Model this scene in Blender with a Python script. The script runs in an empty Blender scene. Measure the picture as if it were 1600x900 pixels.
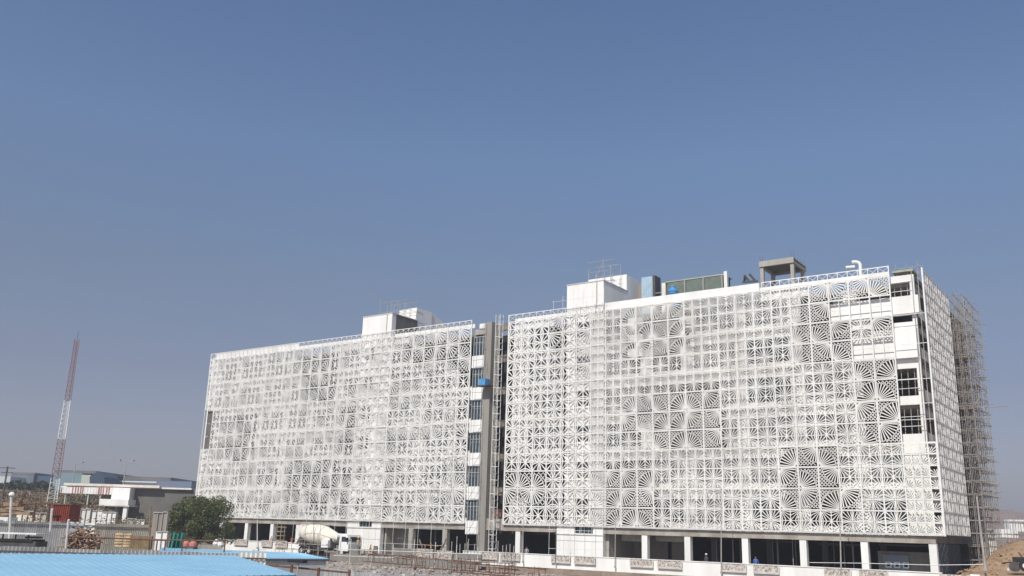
import bpy, bmesh, math, random
from mathutils import Vector, Matrix
random.seed(7)
SC = bpy.context.scene
COL = SC.collection
R_ = math.radians
# ------------------------------------------------------------------ camera
FPX = 1439.55
C0 = Vector((17.291, -92.492, 4.623))
P_, RO, YA = 0.2560, 0.0290, 0.6180
Fv = Vector((-math.sin(YA) * math.cos(P_), math.cos(YA) * math.cos(P_), math.sin(P_)))
Rv = Vector((math.cos(YA), math.sin(YA), 0)); Uv = Rv.cross(Fv)
Rv, Uv = Rv * math.cos(RO) + Uv * math.sin(RO), Uv * math.cos(RO) - Rv * math.sin(RO)
cd = bpy.data.cameras.new('camera'); cam = bpy.data.objects.new('camera', cd); COL.objects.link(cam)
cam.matrix_world = Matrix(((Rv.x, Uv.x, -Fv.x, C0.x), (Rv.y, Uv.y, -Fv.y, C0.y), (Rv.z, Uv.z, -Fv.z, C0.z), (0, 0, 0, 1)))
cd.sensor_width = 36; cd.lens = 36 * FPX / 1600; cd.clip_end = 6000; cd.clip_start = .5
SC.camera = cam
def at(x, y, **k):                       # a pixel of the photograph and one known coordinate -> point of the place
    d = Fv + Rv * ((x - 800) / FPX) - Uv * ((y - 450) / FPX)
    (a, v), = k.items()
    if a == 'D': return C0 + d * v
    i = 'XYZ'.index(a); return C0 + d * ((v - C0[i]) / d[i])
# ------------------------------------------------------------------ light
SUN_EL, SUN_AZ = 46.0, -8.0              # azimuth: degrees left of the facade normal
sd = Vector((-math.sin(R_(SUN_AZ)) * math.cos(R_(SUN_EL)), -math.cos(R_(SUN_AZ)) * math.cos(R_(SUN_EL)), math.sin(R_(SUN_EL))))
sl = bpy.data.lights.new('sun', 'SUN'); so = bpy.data.objects.new('sun', sl); COL.objects.link(so)
sl.energy = 3.75; sl.angle = R_(.53); sl.color = (1, .94, .84)
so.rotation_euler = sd.to_track_quat('Z', 'Y').to_euler(); so.location = (0, 0, 200)
W = bpy.data.worlds.new('World'); SC.world = W; W.use_nodes = True
nt = W.node_tree; nt.nodes.clear()
wo = nt.nodes.new('ShaderNodeOutputWorld'); bg = nt.nodes.new('ShaderNodeBackground'); sk = nt.nodes.new('ShaderNodeTexSky')
sk.sky_type = 'NISHITA'; sk.sun_disc = False; sk.sun_elevation = R_(SUN_EL); sk.sun_rotation = math.atan2(sd.x, sd.y)
sk.altitude = 300; sk.air_density = 1.0; sk.dust_density = 1.5; sk.ozone_density = 1.0
hs = nt.nodes.new('ShaderNodeHueSaturation'); hs.inputs['Saturation'].default_value = .8; hs.inputs['Value'].default_value = 1.0
tc = nt.nodes.new('ShaderNodeTexCoord'); sx = nt.nodes.new('ShaderNodeSeparateXYZ'); rp = nt.nodes.new('ShaderNodeValToRGB')   # dusty air near the horizon
nt.links.new(tc.outputs['Generated'], sx.inputs[0]); nt.links.new(sx.outputs[2], rp.inputs[0]); rp.color_ramp.elements.remove(rp.color_ramp.elements[1])
SKYT = ((.0, (.60, .56, .65)), (.07, (.58, .53, .62)), (.152, (.52, .50, .59)), (.254, (.55, .595, .68)), (.384, (.60, .75, .93)), (.525, (.53, .72, .96)))
for i, (p, c) in enumerate(SKYT):
    e = rp.color_ramp.elements[0] if i == 0 else rp.color_ramp.elements.new(p); e.position = p; e.color = (*c, 1)
mu = nt.nodes.new('ShaderNodeMix'); mu.data_type = 'RGBA'; mu.blend_type = 'MULTIPLY'; mu.inputs[0].default_value = 1
nt.links.new(sk.outputs[0], hs.inputs['Color']); nt.links.new(hs.outputs[0], mu.inputs[6]); nt.links.new(rp.outputs[0], mu.inputs[7])
sn = nt.nodes.new('ShaderNodeTexNoise'); sn.inputs['Scale'].default_value = 2.2; sn.inputs['Detail'].default_value = 3; sr = nt.nodes.new('ShaderNodeMapRange')
sr.inputs[3].default_value = .965; sr.inputs[4].default_value = 1.035; sv = nt.nodes.new('ShaderNodeVectorMath'); sv.operation = 'SCALE'     # thin uneven haze
nt.links.new(tc.outputs['Generated'], sn.inputs['Vector']); nt.links.new(sn.outputs['Fac'], sr.inputs[0]); nt.links.new(mu.outputs[2], sv.inputs[0]); nt.links.new(sr.outputs[0], sv.inputs['Scale'])
nt.links.new(sv.outputs[0], bg.inputs[0]); nt.links.new(bg.outputs[0], wo.inputs[0])
bg.inputs[1].default_value = .097
SC.view_settings.view_transform = 'Standard'; SC.view_settings.look = 'None'; SC.view_settings.gamma = 1
SC.view_settings.exposure = .34
# ------------------------------------------------------------------ materials
MATS = {}
def mat(name, c, rough=.8, var=.12, scale=1.5, bump=.0, metal=0, spec=.3, streak=0, c2=None, coord='Object', mixs=.5):
    if name in MATS: return MATS[name]
    m = bpy.data.materials.new(name); m.use_nodes = True; n = m.node_tree.nodes; l = m.node_tree.links
    b = n['Principled BSDF']; b.inputs['Roughness'].default_value = rough; b.inputs['Metallic'].default_value = metal
    b.inputs['Specular IOR Level'].default_value = spec
    g = n.new('ShaderNodeNewGeometry')
    mp = n.new('ShaderNodeMapping'); l.new(g.outputs['Position'], mp.inputs[0])
    mp.inputs['Scale'].default_value = (1, 1, .18) if streak else (1, 1, 1)
    t = n.new('ShaderNodeTexNoise'); t.inputs['Scale'].default_value = scale; t.inputs['Detail'].default_value = 6; t.inputs['Roughness'].default_value = .65
    l.new(mp.outputs[0], t.inputs['Vector'])
    r = n.new('ShaderNodeValToRGB'); l.new(t.outputs['Fac'], r.inputs[0])
    lo = tuple(x * (1 - var) for x in c); hi = tuple(min(1, x * (1 + var)) for x in c)
    if c2: lo, hi = c, c2
    r.color_ramp.elements[0].position = .5 - mixs * .35; r.color_ramp.elements[1].position = .5 + mixs * .35
    r.color_ramp.elements[0].color = (*lo, 1); r.color_ramp.elements[1].color = (*hi, 1)
    l.new(r.outputs[0], b.inputs['Base Color'])
    if bump:
        bn = n.new('ShaderNodeBump'); bn.inputs['Strength'].default_value = bump; bn.inputs['Distance'].default_value = .05
        t2 = n.new('ShaderNodeTexNoise'); t2.inputs['Scale'].default_value = scale * 6; l.new(g.outputs['Position'], t2.inputs['Vector'])
        l.new(t2.outputs['Fac'], bn.inputs['Height']); l.new(bn.outputs[0], b.inputs['Normal'])
    MATS[name] = m; return m
def mix_objrand(m, amt=.15):             # slight tone differences between alike pieces
    n = m.node_tree.nodes; l = m.node_tree.links; b = n['Principled BSDF']
    src = b.inputs['Base Color'].links[0].from_socket
    oi = n.new('ShaderNodeObjectInfo'); mr = n.new('ShaderNodeMapRange'); mr.inputs[3].default_value = 1 - amt; mr.inputs[4].default_value = 1 + amt * .3
    l.new(oi.outputs['Random'], mr.inputs[0])
    v = n.new('ShaderNodeVectorMath'); v.operation = 'SCALE'; l.new(src, v.inputs[0]); l.new(mr.outputs[0], v.inputs['Scale'])
    l.new(v.outputs[0], b.inputs['Base Color']); return m
M_white = mat('white_paint', (.70, .69, .67), .75, .0, .5, .05, streak=1, c2=(.82, .815, .795), mixs=.35)
M_whited = mat('dusty_white_paint', (.60, .575, .55), .8, .2, .5, .1, streak=1)
M_screen = mix_objrand(mat('white_screen', (.75, .735, .70), .6, .0, .5, c2=(.86, .85, .82), mixs=.5, streak=1), .10)
M_conc = mat('bare_concrete', (.27, .245, .215), .9, .22, .8, .3, streak=1)
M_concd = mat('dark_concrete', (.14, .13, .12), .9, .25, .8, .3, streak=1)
M_concp = mat('pale_concrete', (.36, .34, .305), .9, .18, .8, .2, streak=1)
M_beam = mat('stained_beam_concrete', (.27, .235, .20), .9, .0, .55, .2, c2=(.40, .37, .33), mixs=.3)
M_glass = mat('dark_glass', (.035, .05, .06), .12, .3, .4, spec=.6)
M_glassd = mat('dusty_glass', (.25, .255, .25), .5, .35, .6, spec=.4)
M_void = mat('painted_room_shade', (.03, .027, .027), .95, .4, .5)  # near-black wall colour stands in for the shade inside the rooms
M_alu = mat('aluminium_frame', (.55, .58, .60), .4, .1, 2, metal=.3)
M_galv = mat('galvanised_pipe', (.42, .40, .37), .5, .2, 2, metal=.3)
M_pipe = mat('rusty_scaffold_pipe', (.20, .175, .16), .7, .3, 2, c2=(.38, .36, .34), mixs=.6)
M_wpipe = mat('white_pipe', (.72, .72, .70), .5, .1, 2)
M_rust = mat('rusty_steel', (.15, .075, .05), .85, .4, 3)
M_rusty = mat('rusty_red_sheet', (.20, .035, .022), .75, .3, 1.5, .2, streak=1)
M_blue = mat('sky_blue_roof_paint', (.215, .41, .56), .6, .0, .6, .05, c2=(.29, .49, .63), mixs=.6, streak=1)
M_bluew = mat('blue_plastic', (.07, .26, .50), .5, .2, 1)
M_sheet = mix_objrand(mat('galvanised_sheet', (.46, .46, .455), .5, .15, 1.2, metal=.25), .25)
M_sheetw = mix_objrand(mat('white_sheet', (.72, .71, .66), .6, .08, 1), .1)
M_earth = mat('dry_earth', (.19, .155, .125), 1, .0, .09, .4, c2=(.37, .31, .25), mixs=.5)
M_earth2 = mat('orange_earth', (.25, .165, .10), 1, .0, .25, .5, c2=(.40, .28, .185), mixs=.5)
M_hill = mat('scrub_hill_ground', (.12, .085, .06), 1, 0, .05, .3, c2=(.25, .165, .12), mixs=.4)
M_leaf = mat('leaf_green', (.04, .056, .016), .7, 0, .9, c2=(.115, .135, .04), mixs=.35)
M_leafd = mat('dark_leaf', (.022, .036, .018), .8, 0, .6, c2=(.055, .07, .035), mixs=.4)
M_leafb = mat('dry_scrub_leaf', (.11, .09, .05), .9, 0, .4, c2=(.23, .17, .11), mixs=.4)
M_bark = mat('bark', (.12, .085, .06), .95, .3, 3, .4)
M_wood = mat('weathered_wood', (.20, .11, .06), .9, 0, 2.5, .3, c2=(.36, .27, .19), mixs=.5)
M_red = mat('signal_red_paint', (.42, .035, .03), .6, .15, 2)
M_black = mat('black_rubber', (.02, .02, .022), .7, .3, 3)
M_dgrey = mat('dark_grey_steel', (.07, .065, .065), .6, .3, 2)
M_cream = mat('cream_paint', (.62, .56, .44), .55, 0, .7, c2=(.80, .78, .70), mixs=.5)
M_block = mix_objrand(mat('grey_block', (.24, .225, .205), .95, .2, 1.5, .3), .3)
M_terr = mat('terrazzo_mottle', (.22, .19, .17), .9, 0, 4.5, .3, c2=(.62, .56, .50), mixs=.22)
M_green = mat('green_tarpaulin', (.03, .17, .13), .7, .3, 2)
M_pink = mat('faded_red_sacking', (.42, .16, .13), .9, .3, 2)
M_warea = mat('far_blue_grey_wall', (.13, .155, .19), .8, .15, .1)
M_wareb = mat('far_teal_wall', (.17, .25, .29), .8, .12, .1)
M_wared = mat('far_navy_wall', (.05, .085, .14), .8, .15, .1)
M_roofg = mat('far_grey_roof', (.16, .15, .15), .8, .15, .1)
M_skin = mat('skin', (.16, .085, .05), .6, .05, 5)
M_hair = mat('black_hair', (.012, .01, .01), .6, .1, 5)
def cloth(name, c): return mat(name, c, .9, .15, 6)
# ------------------------------------------------------------------ building blocks
class MB:
    def __init__(s): s.v = []; s.f = []
    def box(s, x0, x1, y0, y1, z0, z1):
        if x0 > x1: x0, x1 = x1, x0
        if y0 > y1: y0, y1 = y1, y0
        if z0 > z1: z0, z1 = z1, z0
        i = len(s.v)
        s.v += [(x0, y0, z0), (x1, y0, z0), (x1, y1, z0), (x0, y1, z0), (x0, y0, z1), (x1, y0, z1), (x1, y1, z1), (x0, y1, z1)]
        s.f += [(i, i+3, i+2, i+1), (i+4, i+5, i+6, i+7), (i, i+1, i+5, i+4), (i+1, i+2, i+6, i+5), (i+2, i+3, i+7, i+6), (i+3, i, i+4, i+7)]
        return s
    def tube(s, p, q, r, n=5, r2=None, cap=True):
        p = Vector(p); q = Vector(q); d = (q - p)
        if d.length < 1e-6: return s
        d.normalize(); a = d.orthogonal().normalized(); b = d.cross(a); i = len(s.v); r2 = r if r2 is None else r2
        for c, rr in ((p, r), (q, r2)):
            for k in range(n):
                t = 2 * math.pi * k / n; s.v.append(tuple(c + (a * math.cos(t) + b * math.sin(t)) * rr))
        for k in range(n): s.f.append((i+k, i+(k+1) % n, i+n+(k+1) % n, i+n+k))
        if cap: s.f.append(tuple(i+k for k in reversed(range(n)))); s.f.append(tuple(i+n+k for k in range(n)))
        return s
    def bar(s, p, q, w, h, up=(0, 0, 1)):           # rectangular bar, w sideways, h along up
        p = Vector(p); q = Vector(q); d = (q - p).normalized(); a = d.cross(Vector(up)); 
        if a.length < 1e-4: a = d.orthogonal()
        a.normalize(); b = a.cross(d).normalized(); i = len(s.v)
        for c in (p, q):
            for (u, v) in ((-1, -1), (1, -1), (1, 1), (-1, 1)): s.v.append(tuple(c + a * (u * w / 2) + b * (v * h / 2)))
        s.f += [(i, i+1, i+2, i+3), (i+7, i+6, i+5, i+4)] + [(i+k, i+4+k, i+4+(k+1) % 4, i+(k+1) % 4) for k in range(4)]
        return s
    def flat(s, p, q, w, y0, y1, w2=None):          # bar lying in the x-z plane, may taper
        px, pz = p; qx, qz = q; dx, dz = qx-px, qz-pz; L = math.hypot(dx, dz)
        if L < 1e-4: return s
        nx, nz = -dz/L*w/2, dx/L*w/2; i = len(s.v); k = (w2 or w)/w; mx, mz = nx*k, nz*k
        for y in (y0, y1): s.v += [(px-nx, y, pz-nz), (qx-mx, y, qz-mz), (qx+mx, y, qz+mz), (px+nx, y, pz+nz)]
        s.f += [(i, i+1, i+2, i+3), (i+4, i+7, i+6, i+5), (i, i+4, i+5, i+1), (i+2, i+6, i+7, i+3), (i, i+3, i+7, i+4), (i+1, i+5, i+6, i+2)]
        return s
    def prism(s, pts, y0, y1, ax='y'):              # polygon in x-z (ax y) or x-y (ax z) or y-z (ax x) pulled along the axis
        n = len(pts); i = len(s.v)
        for y in (y0, y1):
            for (a, b) in pts: s.v.append((a, y, b) if ax == 'y' else (a, b, y) if ax == 'z' else (y, a, b))
        s.f.append(tuple(i+k for k in range(n))); s.f.append(tuple(i+n+k for k in reversed(range(n))))
        for k in range(n): s.f.append((i+k, i+n+k, i+n+(k+1) % n, i+(k+1) % n))
        return s
    def lathe(s, p, q, prof, n=14):                 # prof: (t along p->q, radius)
        p = Vector(p); q = Vector(q); d = (q-p); a = d.normalized().orthogonal().normalized(); b = d.normalized().cross(a); i = len(s.v)
        for (t, r) in prof:
            c = p + d * t
            for k in range(n):
                g = 2*math.pi*k/n; s.v.append(tuple(c + (a*math.cos(g)+b*math.sin(g))*r))
        for j in range(len(prof)-1):
            for k in range(n): s.f.append((i+j*n+k, i+j*n+(k+1) % n, i+(j+1)*n+(k+1) % n, i+(j+1)*n+k))
        s.f.append(tuple(i+k for k in reversed(range(n)))); e = i+(len(prof)-1)*n; s.f.append(tuple(e+k for k in range(n)))
        return s
    def mesh(s, name, m, off=(0, 0, 0), smooth=False):
        me = bpy.data.meshes.new(name); o = Vector(off)
        me.from_pydata([tuple(Vector(v) - o) for v in s.v], [], s.f)
        bm = bmesh.new(); bm.from_mesh(me); bmesh.ops.recalc_face_normals(bm, faces=bm.faces); bm.to_mesh(me); bm.free()
        me.materials.append(m)
        if smooth:
            for p in me.polygons: p.use_smooth = True
        return me
    def build(s, name, m, parent=None, kind=None, label=None, smooth=False, world=True):
        off = tuple(wloc(parent)) if parent is not None and world else (0, 0, 0)
        return put(name, s.mesh(name, m, off, smooth), parent, kind=kind, label=label)
def wloc(o):
    v = Vector(o.location)
    while o.parent: o = o.parent; v += o.location
    return v
def put(name, me, parent=None, loc=(0, 0, 0), rot=(0, 0, 0), kind=None, label=None, scale=None):
    o = bpy.data.objects.new(name, me); COL.objects.link(o); o.parent = parent; o.location = loc; o.rotation_euler = rot
    if scale: o.scale = scale
    if kind: o['kind'] = kind
    if label: o['label'] = label
    return o
def thing(name, label, cat, loc=(0, 0, 0), rz=0, group=None):
    o = bpy.data.objects.new(name, None); COL.objects.link(o); o.location = loc; o.rotation_euler = (0, 0, rz)
    o.empty_display_size = .3; o['label'] = label; o['category'] = cat
    if group: o['group'] = group
    return o
def tag(o, label, cat, group=None):
    o['label'] = label; o['category'] = cat
    if group: o['group'] = group
    return o
def struct(name, mb, m): return mb.build(name, m, kind='structure')
def clone(root, loc, rz=None, label=None, parent=None):
    c = root.copy(); COL.objects.link(c); c.parent = parent
    if parent is None:
        c.location = loc
        if rz is not None: c.rotation_euler = (0, 0, rz)
        if label: c['label'] = label
    for ch in list(root.children): clone(ch, None, parent=c)
    return c
# ================================================================== GROUND
def sst(a, b, x):
    t = max(0, min(1, (x - a) / (b - a))); return t * t * (3 - 2 * t)
def ground_z(x, y):
    h = 0.0
    if x < -25: h = 2.0 * sst(0, 7, (-40 - (x + 60) * .72) - y) * sst(-34, -44, x)
    if x > -2 and y > -6: h = max(h, 1.95 * sst(-2, 1, x) * sst(-6, -3.6, y) + 3.1 * sst(-1, 20, y) * sst(-1.5, 3.5, x))
    n = math.sin(x * .31 + y * .17) * math.cos(y * .23 - x * .11)
    if abs(x) < 400 and abs(y) < 400: h += .07 * n + (random.random() - .5) * .05
    return h
def terrain():
    xs = sorted(set([-4000, -2500, -1500, -900, -600, -450, -350, -280, -230, -200, -180, -165, -150, -140] + list(range(-130, 62, 2)) + [70, 90, 120, 170, 250, 400, 700, 1200, 2500, 4000]))
    ys = sorted(set([-1500, -600, -300, -180, -130] + list(range(-110, 62, 2)) + [70, 80, 95, 120, 150, 190, 240, 300, 400, 600, 900, 1500, 2500, 4000]))
    v = [(x, y, ground_z(x, y)) for y in ys for x in xs]; nx = len(xs)
    f = [(j*nx+i, j*nx+i+1, (j+1)*nx+i+1, (j+1)*nx+i) for j in range(len(ys)-1) for i in range(nx-1)]
    me = bpy.data.meshes.new('ground'); me.from_pydata(v, [], f); me.materials.append(M_earth); me.materials.append(M_earth2)
    for p in me.polygons:
        p.use_smooth = True
        if p.center.x > -1 and p.center.x < 60 and p.center.y > -5: p.material_index = 1
    put('ground', me, kind='structure')
terrain()
# ================================================================== OFFICE BUILDING
Z0 = 5.2; H = 24.7; FH = 4.12
B = thing('office_building', 'long white six storey office building wrapped in patterned lattice screens', 'building', (-50, 0, 1))
# ---- podium floor, slabs and beams
MB().box(-112, -.4, -3.3, 28, .3, 1.0).build('podium', M_conc, B)
for k in range(7):
    z = Z0 + 4 * k
    MB().box(-108.4, -54.8, 1.3, 27, z-.35, z).build('floor_slab', M_conc, B)
    MB().box(-48.6, -1.0, 1.3, 27, z-.35, z).build('floor_slab', M_conc, B)
    MB().box(-54.8, -48.6, 3.2, 27, z-.35, z-.01).build('floor_slab', M_conc, B)
def beam(x0, x1): MB().box(x0, x1, .25, .95, 4.42, 5.16).build('beam', M_beam, B)
beam(-35.2, -.85); beam(-48.9, -41.3); beam(-68.7, -54.75); beam(-108, -74.8)
MB().box(-1.9, -.95, .98, 27, 4.45, 5.14).build('beam', M_concd, B)
XR = [-1.15, -7.15, -12.95, -18.85, -25.15, -30.15]
XL = [-57.9, -63.5, -79.2, -84.6, -90.0, -95.6, -101.5, -107.3]
for x in XR + [-46.8] + [-90.0, -84.6, -79.2, -95.6, -101.5, -107.3]:
    MB().box(x-.33, x+.33, .3, .9, 1, 4.41).build('column', M_white, B, label='white painted ground floor column')
for x in (-57.9, -63.5): MB().box(x-.36, x+.36, .3, .9, 1, 4.41).build('column', M_concp, B, label='unpainted concrete ground floor column')
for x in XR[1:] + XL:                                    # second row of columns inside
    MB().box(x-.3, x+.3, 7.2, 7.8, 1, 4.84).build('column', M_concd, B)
# ground floor back wall and partition walls
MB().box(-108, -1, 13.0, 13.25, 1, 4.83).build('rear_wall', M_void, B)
MB().box(-35.3, -34.9, 1.0, 9, 1, 4.84).build('partition_wall', M_concp, B)
MB().box(-34.9, -30.4, 6.5, 6.7, 1, 4.84).build('partition_wall', M_conc, B)
MB().box(-34.2, -30.7, 2.6, 3.0, 3.7, 4.5).build('duct', M_galv, B)
MB().box(-29.9, -25.7, 2.6, 3.0, 3.8, 4.6).build('duct', M_galv, B)
MB().box(-29.9, -27.6, 6.5, 6.7, 1, 4.84).build('partition_wall', M_conc, B)
MB().box(-6.7, -1.9, 3.2, 3.4, 1, 3.6).build('partition_wall', M_conc, B)
fr = MB().box(-6.2, -3.9, 3.0, 3.19, 1.7, 3.3).build('sheet_panel', mat('blue_grey_sheet', (.22, .26, .33), .6, .1), B)
for i in range(3):
    w = MB().box(-6.0+i*.78, -5.45+i*.78, 2.95, 2.99, 2.1, 2.65).build('window', M_white, fr)
    MB().box(-5.88+i*.78, -5.57+i*.78, 2.93, 2.945, 2.22, 2.53).build('pane', M_black, fr)
for i in range(14): MB().box(-6.2+i*.17, -6.12+i*.17, 2.9, 2.98, 1.5, 1.85).build('baluster', M_white, fr)
for (a, b, z) in ((-17.9, -13.6, 4.1), (-12.2, -7.8, 4.0), (-24, -19.5, 4.2), (-46, -42, 4.1), (-6.4, -2, 4.1)):
    d = MB().box(a, b, 2.6, 2.9, z, z+.16).build('duct', M_dgrey, B)
MB().box(-68.6, -68.3, 1.0, 8, 1, 4.84).build('partition_wall', M_concp, B)
MB().box(-68.3, -65.6, 3.0, 3.2, 1, 4.84).build('partition_wall', M_concp, B)
# white ground floor walls under the two stair cores, each with a barred window
def core_ground(x0, x1, wx0, wx1):
    wz0, wz1 = 4.35, 5.1
    m = MB().box(x0, wx0, .2, .9, 1, 5.18).box(wx1, x1, .2, .9, 1, 5.18).box(wx0, wx1, .2, .9, 1, wz0)
    m.build('ground_floor_wall', M_white, B)
    MB().box(x0-.1, x1+.1, .1, .19, 4.22, 4.32).build('string_course', M_whited, B)
    f = MB()
    for i in range(5): f.box(wx0 + (wx1-wx0)*i/4-.03, wx0 + (wx1-wx0)*i/4+.03, .3, .36, wz0, 5.18)
    f.box(wx0, wx1, .29, .37, wz0, wz0+.05).box(wx0, wx1, .29, .37, 5.13, 5.18)
    w = f.build('window', M_alu, B); MB().box(wx0, wx1, .42, .45, wz0, 5.18).build('pane', M_glass, w)
core_ground(-41.3, -35.25, -38.9, -36.5)
core_ground(-74.8, -68.7, -72.6, -70.3)
PW, PH = 1.988, 2.06
SET_R = {(i, j) for i, s in {0:[4,5,6,7,9,11],1:[4,5,6,7,11],2:[1,8,9,11],3:[1,2,3,8,9,10,11],4:[1,2,3,8,9,10],5:[1,2,3],9:[4,5,6],10:[4,5,6],11:[4,5,6,9,10,11],12:[4,5,6,9,10,11],13:[0,1,2,5,6,9,10,11],14:[0,1,2,5,6,9,10,11],15:[0,1,2],16:[0,1,2],17:[8,9,10],19:[10,11],20:[1,2],21:[1,2],22:[1,2]}.items() for j in s}
SET_L = {(i, j) for i, s in {0:[9,10,11],1:[9,10,11],2:[10,11],3:[10,11],4:[10,11],5:[10,11],10:[1,2,5,6,8],11:[1,2,5,6],12:[1,2,3],13:[1,2,3,8,9,10,11],14:[1,2,3,8,9,10,11],15:[1,2,3,8,9,10,11],16:[1,2,3,10,11],21:[4,5,6],22:[4,5,6],23:[4,5,6],24:[5,6]}.items() for j in s}
def is_open(x, z):                                       # behind the bold rosettes the rooms are still open
    j = int((z-Z0)//PH); j = min(11, max(0, j))
    if x > -52: return (int((-3-x)//PW), j) in SET_R
    return (int((-54.7-x)//1.97), j) in SET_L
def closed_runs(a, b, z):
    n = max(1, int(round((b-a)/.5))); out = []; st = None
    for i in range(n+1):
        x = a+(b-a)*(i+.5)/n; o = i < n and not is_open(x, z)
        if o and st is None: st = a+(b-a)*i/n
        if not o and st is not None: out.append((st, a+(b-a)*i/n)); st = None
    return out
# ---- facade wall with windows, shared meshes
def window_at(x0, x1, y, z0, z1, dusty, nm=4, fm=None, par=None):
    w = x1-x0; h = z1-z0; key = (round(w, 2), round(h, 2), nm)
    if key not in WIN:
        f = MB()
        for i in range(nm+1): f.box(w*i/nm-.04*(i > 0), w*i/nm+.04*(i < nm), 0, .08, 0, h)
        f.box(0, w, -.005, .085, 0, .07).box(0, w, -.005, .085, h-.07, h).box(0, w, -.004, .084, h*.68, h*.68+.05)
        WIN[key] = (f.mesh('window', fm or M_alu), MB().box(0, w, .03, .05, 0, h))
    f, pm = WIN[key]; mm = (M_glassd if dusty else M_glass)
    k2 = (key, dusty)
    if k2 not in WIN: WIN[k2] = pm.mesh('pane', mm)
    o = put('window', f, par or B, tuple(Vector((x0, y, z0)) - Vector(B.location)))
    put('pane', WIN[k2], o)
WIN = {}
def facade(xa, xb, piers, cores, dark):
    edges = []                                       # bays between piers
    ps = sorted(piers); spans = [(xa, xb)]
    for (c0, c1) in cores:
        n = []
        for (a, b) in spans:
            if c0 > a and c1 < b: n += [(a, c0), (c1, b)]
            else: n.append((a, b))
        spans = n
    wl = MB(); y0, y1 = .98, 1.28
    for (a, b) in spans:
        pp = [p for p in ps if a-.5 < p < b+.5]
        cuts = [a] + [c for p in pp for c in (max(a, p-.68), min(b, p+.68))] + [b]
        for k in range(6):
            zb, zt = Z0+FH*k-.02, Z0+FH*k+.6
            
            for (u, v) in closed_runs(a, b, zb+.3): wl.box(u, v, y0, y1, zb, zt)
            for (u, v) in closed_runs(a, b, Z0+FH*k+3.5): wl.box(u, v, y0, y1, Z0+FH*k+3.2, Z0+FH*k+3.975)
            for i in range(0, len(cuts)-1, 2):
                w0, w1 = cuts[i], cuts[i+1]
                if w1-w0 > .5:
                    for (e0, e1) in closed_runs(w0, w1, zt+.5 if is_open((w0+w1)/2, zt+.5) else zt+1.6):
                        if e1-e0 > .9: window_at(e0, e1, 1.08, zt, Z0+FH*k+3.2, not dark(w0, w1, k), 4 if e1-e0 > 3 else 2)
                if i+2 < len(cuts) and cuts[i+2]-cuts[i+1] > .05 and not is_open((cuts[i+1]+cuts[i+2])/2, zt+1): wl.box(cuts[i+1], cuts[i+2], y0, y1, zt, Z0+FH*k+3.2)
    wl.build('facade_wall', M_white, B)
RND = random.Random(3)
facade(-48.6, -3.2, [-48.0, -46.8, -30.15, -25.15, -18.85, -12.95, -7.15], [(-41.2, -35.2)], lambda a, b, k: RND.random() < .3)
facade(-108.2, -54.8, XL, [(-74.6, -68.8)], lambda a, b, k: RND.random() < .1)
# ledges that stick out of the wall at each floor
for k in range(1, 6):
    for (a, b) in ((-108.2, -74.9), (-68.6, -54.9), (-48.5, -41.4), (-35.0, -3.3)):
        for (u, v) in closed_runs(a, b, Z0+FH*k-.3): MB().box(u, v, .62, .975, Z0+FH*k-.12, Z0+FH*k).build('ledge', M_white, B)
for (px, py) in ((993, 503), (993, 529), (993, 551), (1075, 500)):
    p = at(px, py, Y=.5); MB().box(p.x-.95, p.x+.95, .35, .6, p.z-.45, p.z+.45).build('balcony_front', M_white, B)
# stair cores, solid to above the roof, windows in a column
def core(x0, x1, ztop, wx0, wx1, depth, sidemat):
    m = MB(); zs = []
    z = Z0 + .02
    for k in range(6):
        a, b = Z0+FH*k+1.2, Z0+FH*k+3.0
        m.box(x0, x1, .14, .97, z, a); m.box(x0, wx0, .14, .97, a, b); m.box(wx1, x1, .14, .97, a, b)
        window_at(wx0, wx1, .6, a, b, k % 3 == 1, 2); z = b
    m.box(x0, x1, .14, .97, z, ztop); m.build('stair_core_wall', M_white, B)
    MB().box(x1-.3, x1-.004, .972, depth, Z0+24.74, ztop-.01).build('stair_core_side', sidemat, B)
    MB().box(x0+.004, x0+.3, .972, depth, Z0+24.74, ztop-.01).build('stair_core_side', M_white, B)
    MB().box(x0+.31, x1-.31, .972, depth-.01, ztop-.4, ztop-.05).build('stair_core_roof', M_conc, B)
    MB().box(x0+.31, x1-.31, .975, depth-.02, Z0+24.74, Z0+24.98).build('stair_core_floor', M_conc, B)
core(-40.3, -35.2, 33.6, -38.9, -36.5, 6.3, M_white)
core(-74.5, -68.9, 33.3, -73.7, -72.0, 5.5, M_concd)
MB().box(-41.0, -35.42, 6.32, 9.4, 29.94, 35.9).build('machine_room', M_white, B)
MB().box(-35.8, -34.6, 9.42, 11.5, 29.94, 35.4).build('machine_room_lobby', M_conc, B)
MB().box(-72.6, -69.19, 5.52, 9.0, 29.94, 35.3).build('machine_room', M_white, B)
s = MB()
for i in range(8): s.prism([(9.02+i*.9, 29.94), (9.02+i*.9+.89, 29.94), (9.02+i*.9+.89, 35.0-i*.35), (9.02+i*.9, 35.3-i*.35)], -71.0, -69.3, 'x')
s.build('sloped_stair_roof', M_white, B)
for (x0, x1, d, zt) in ((-40.3, -35.2, 6.3, 33.6), (-74.5, -68.9, 5.5, 33.3)):
    MB().box(x0-.06, x1+.06, .08, d+.0, zt+.002, zt+.1).build('coping', M_whited, B)
    MB().tube((x1-.9, .08, 30.4), (x1-.9, .08, zt), .05, 6).build('rain_pipe', M_galv, B)
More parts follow.
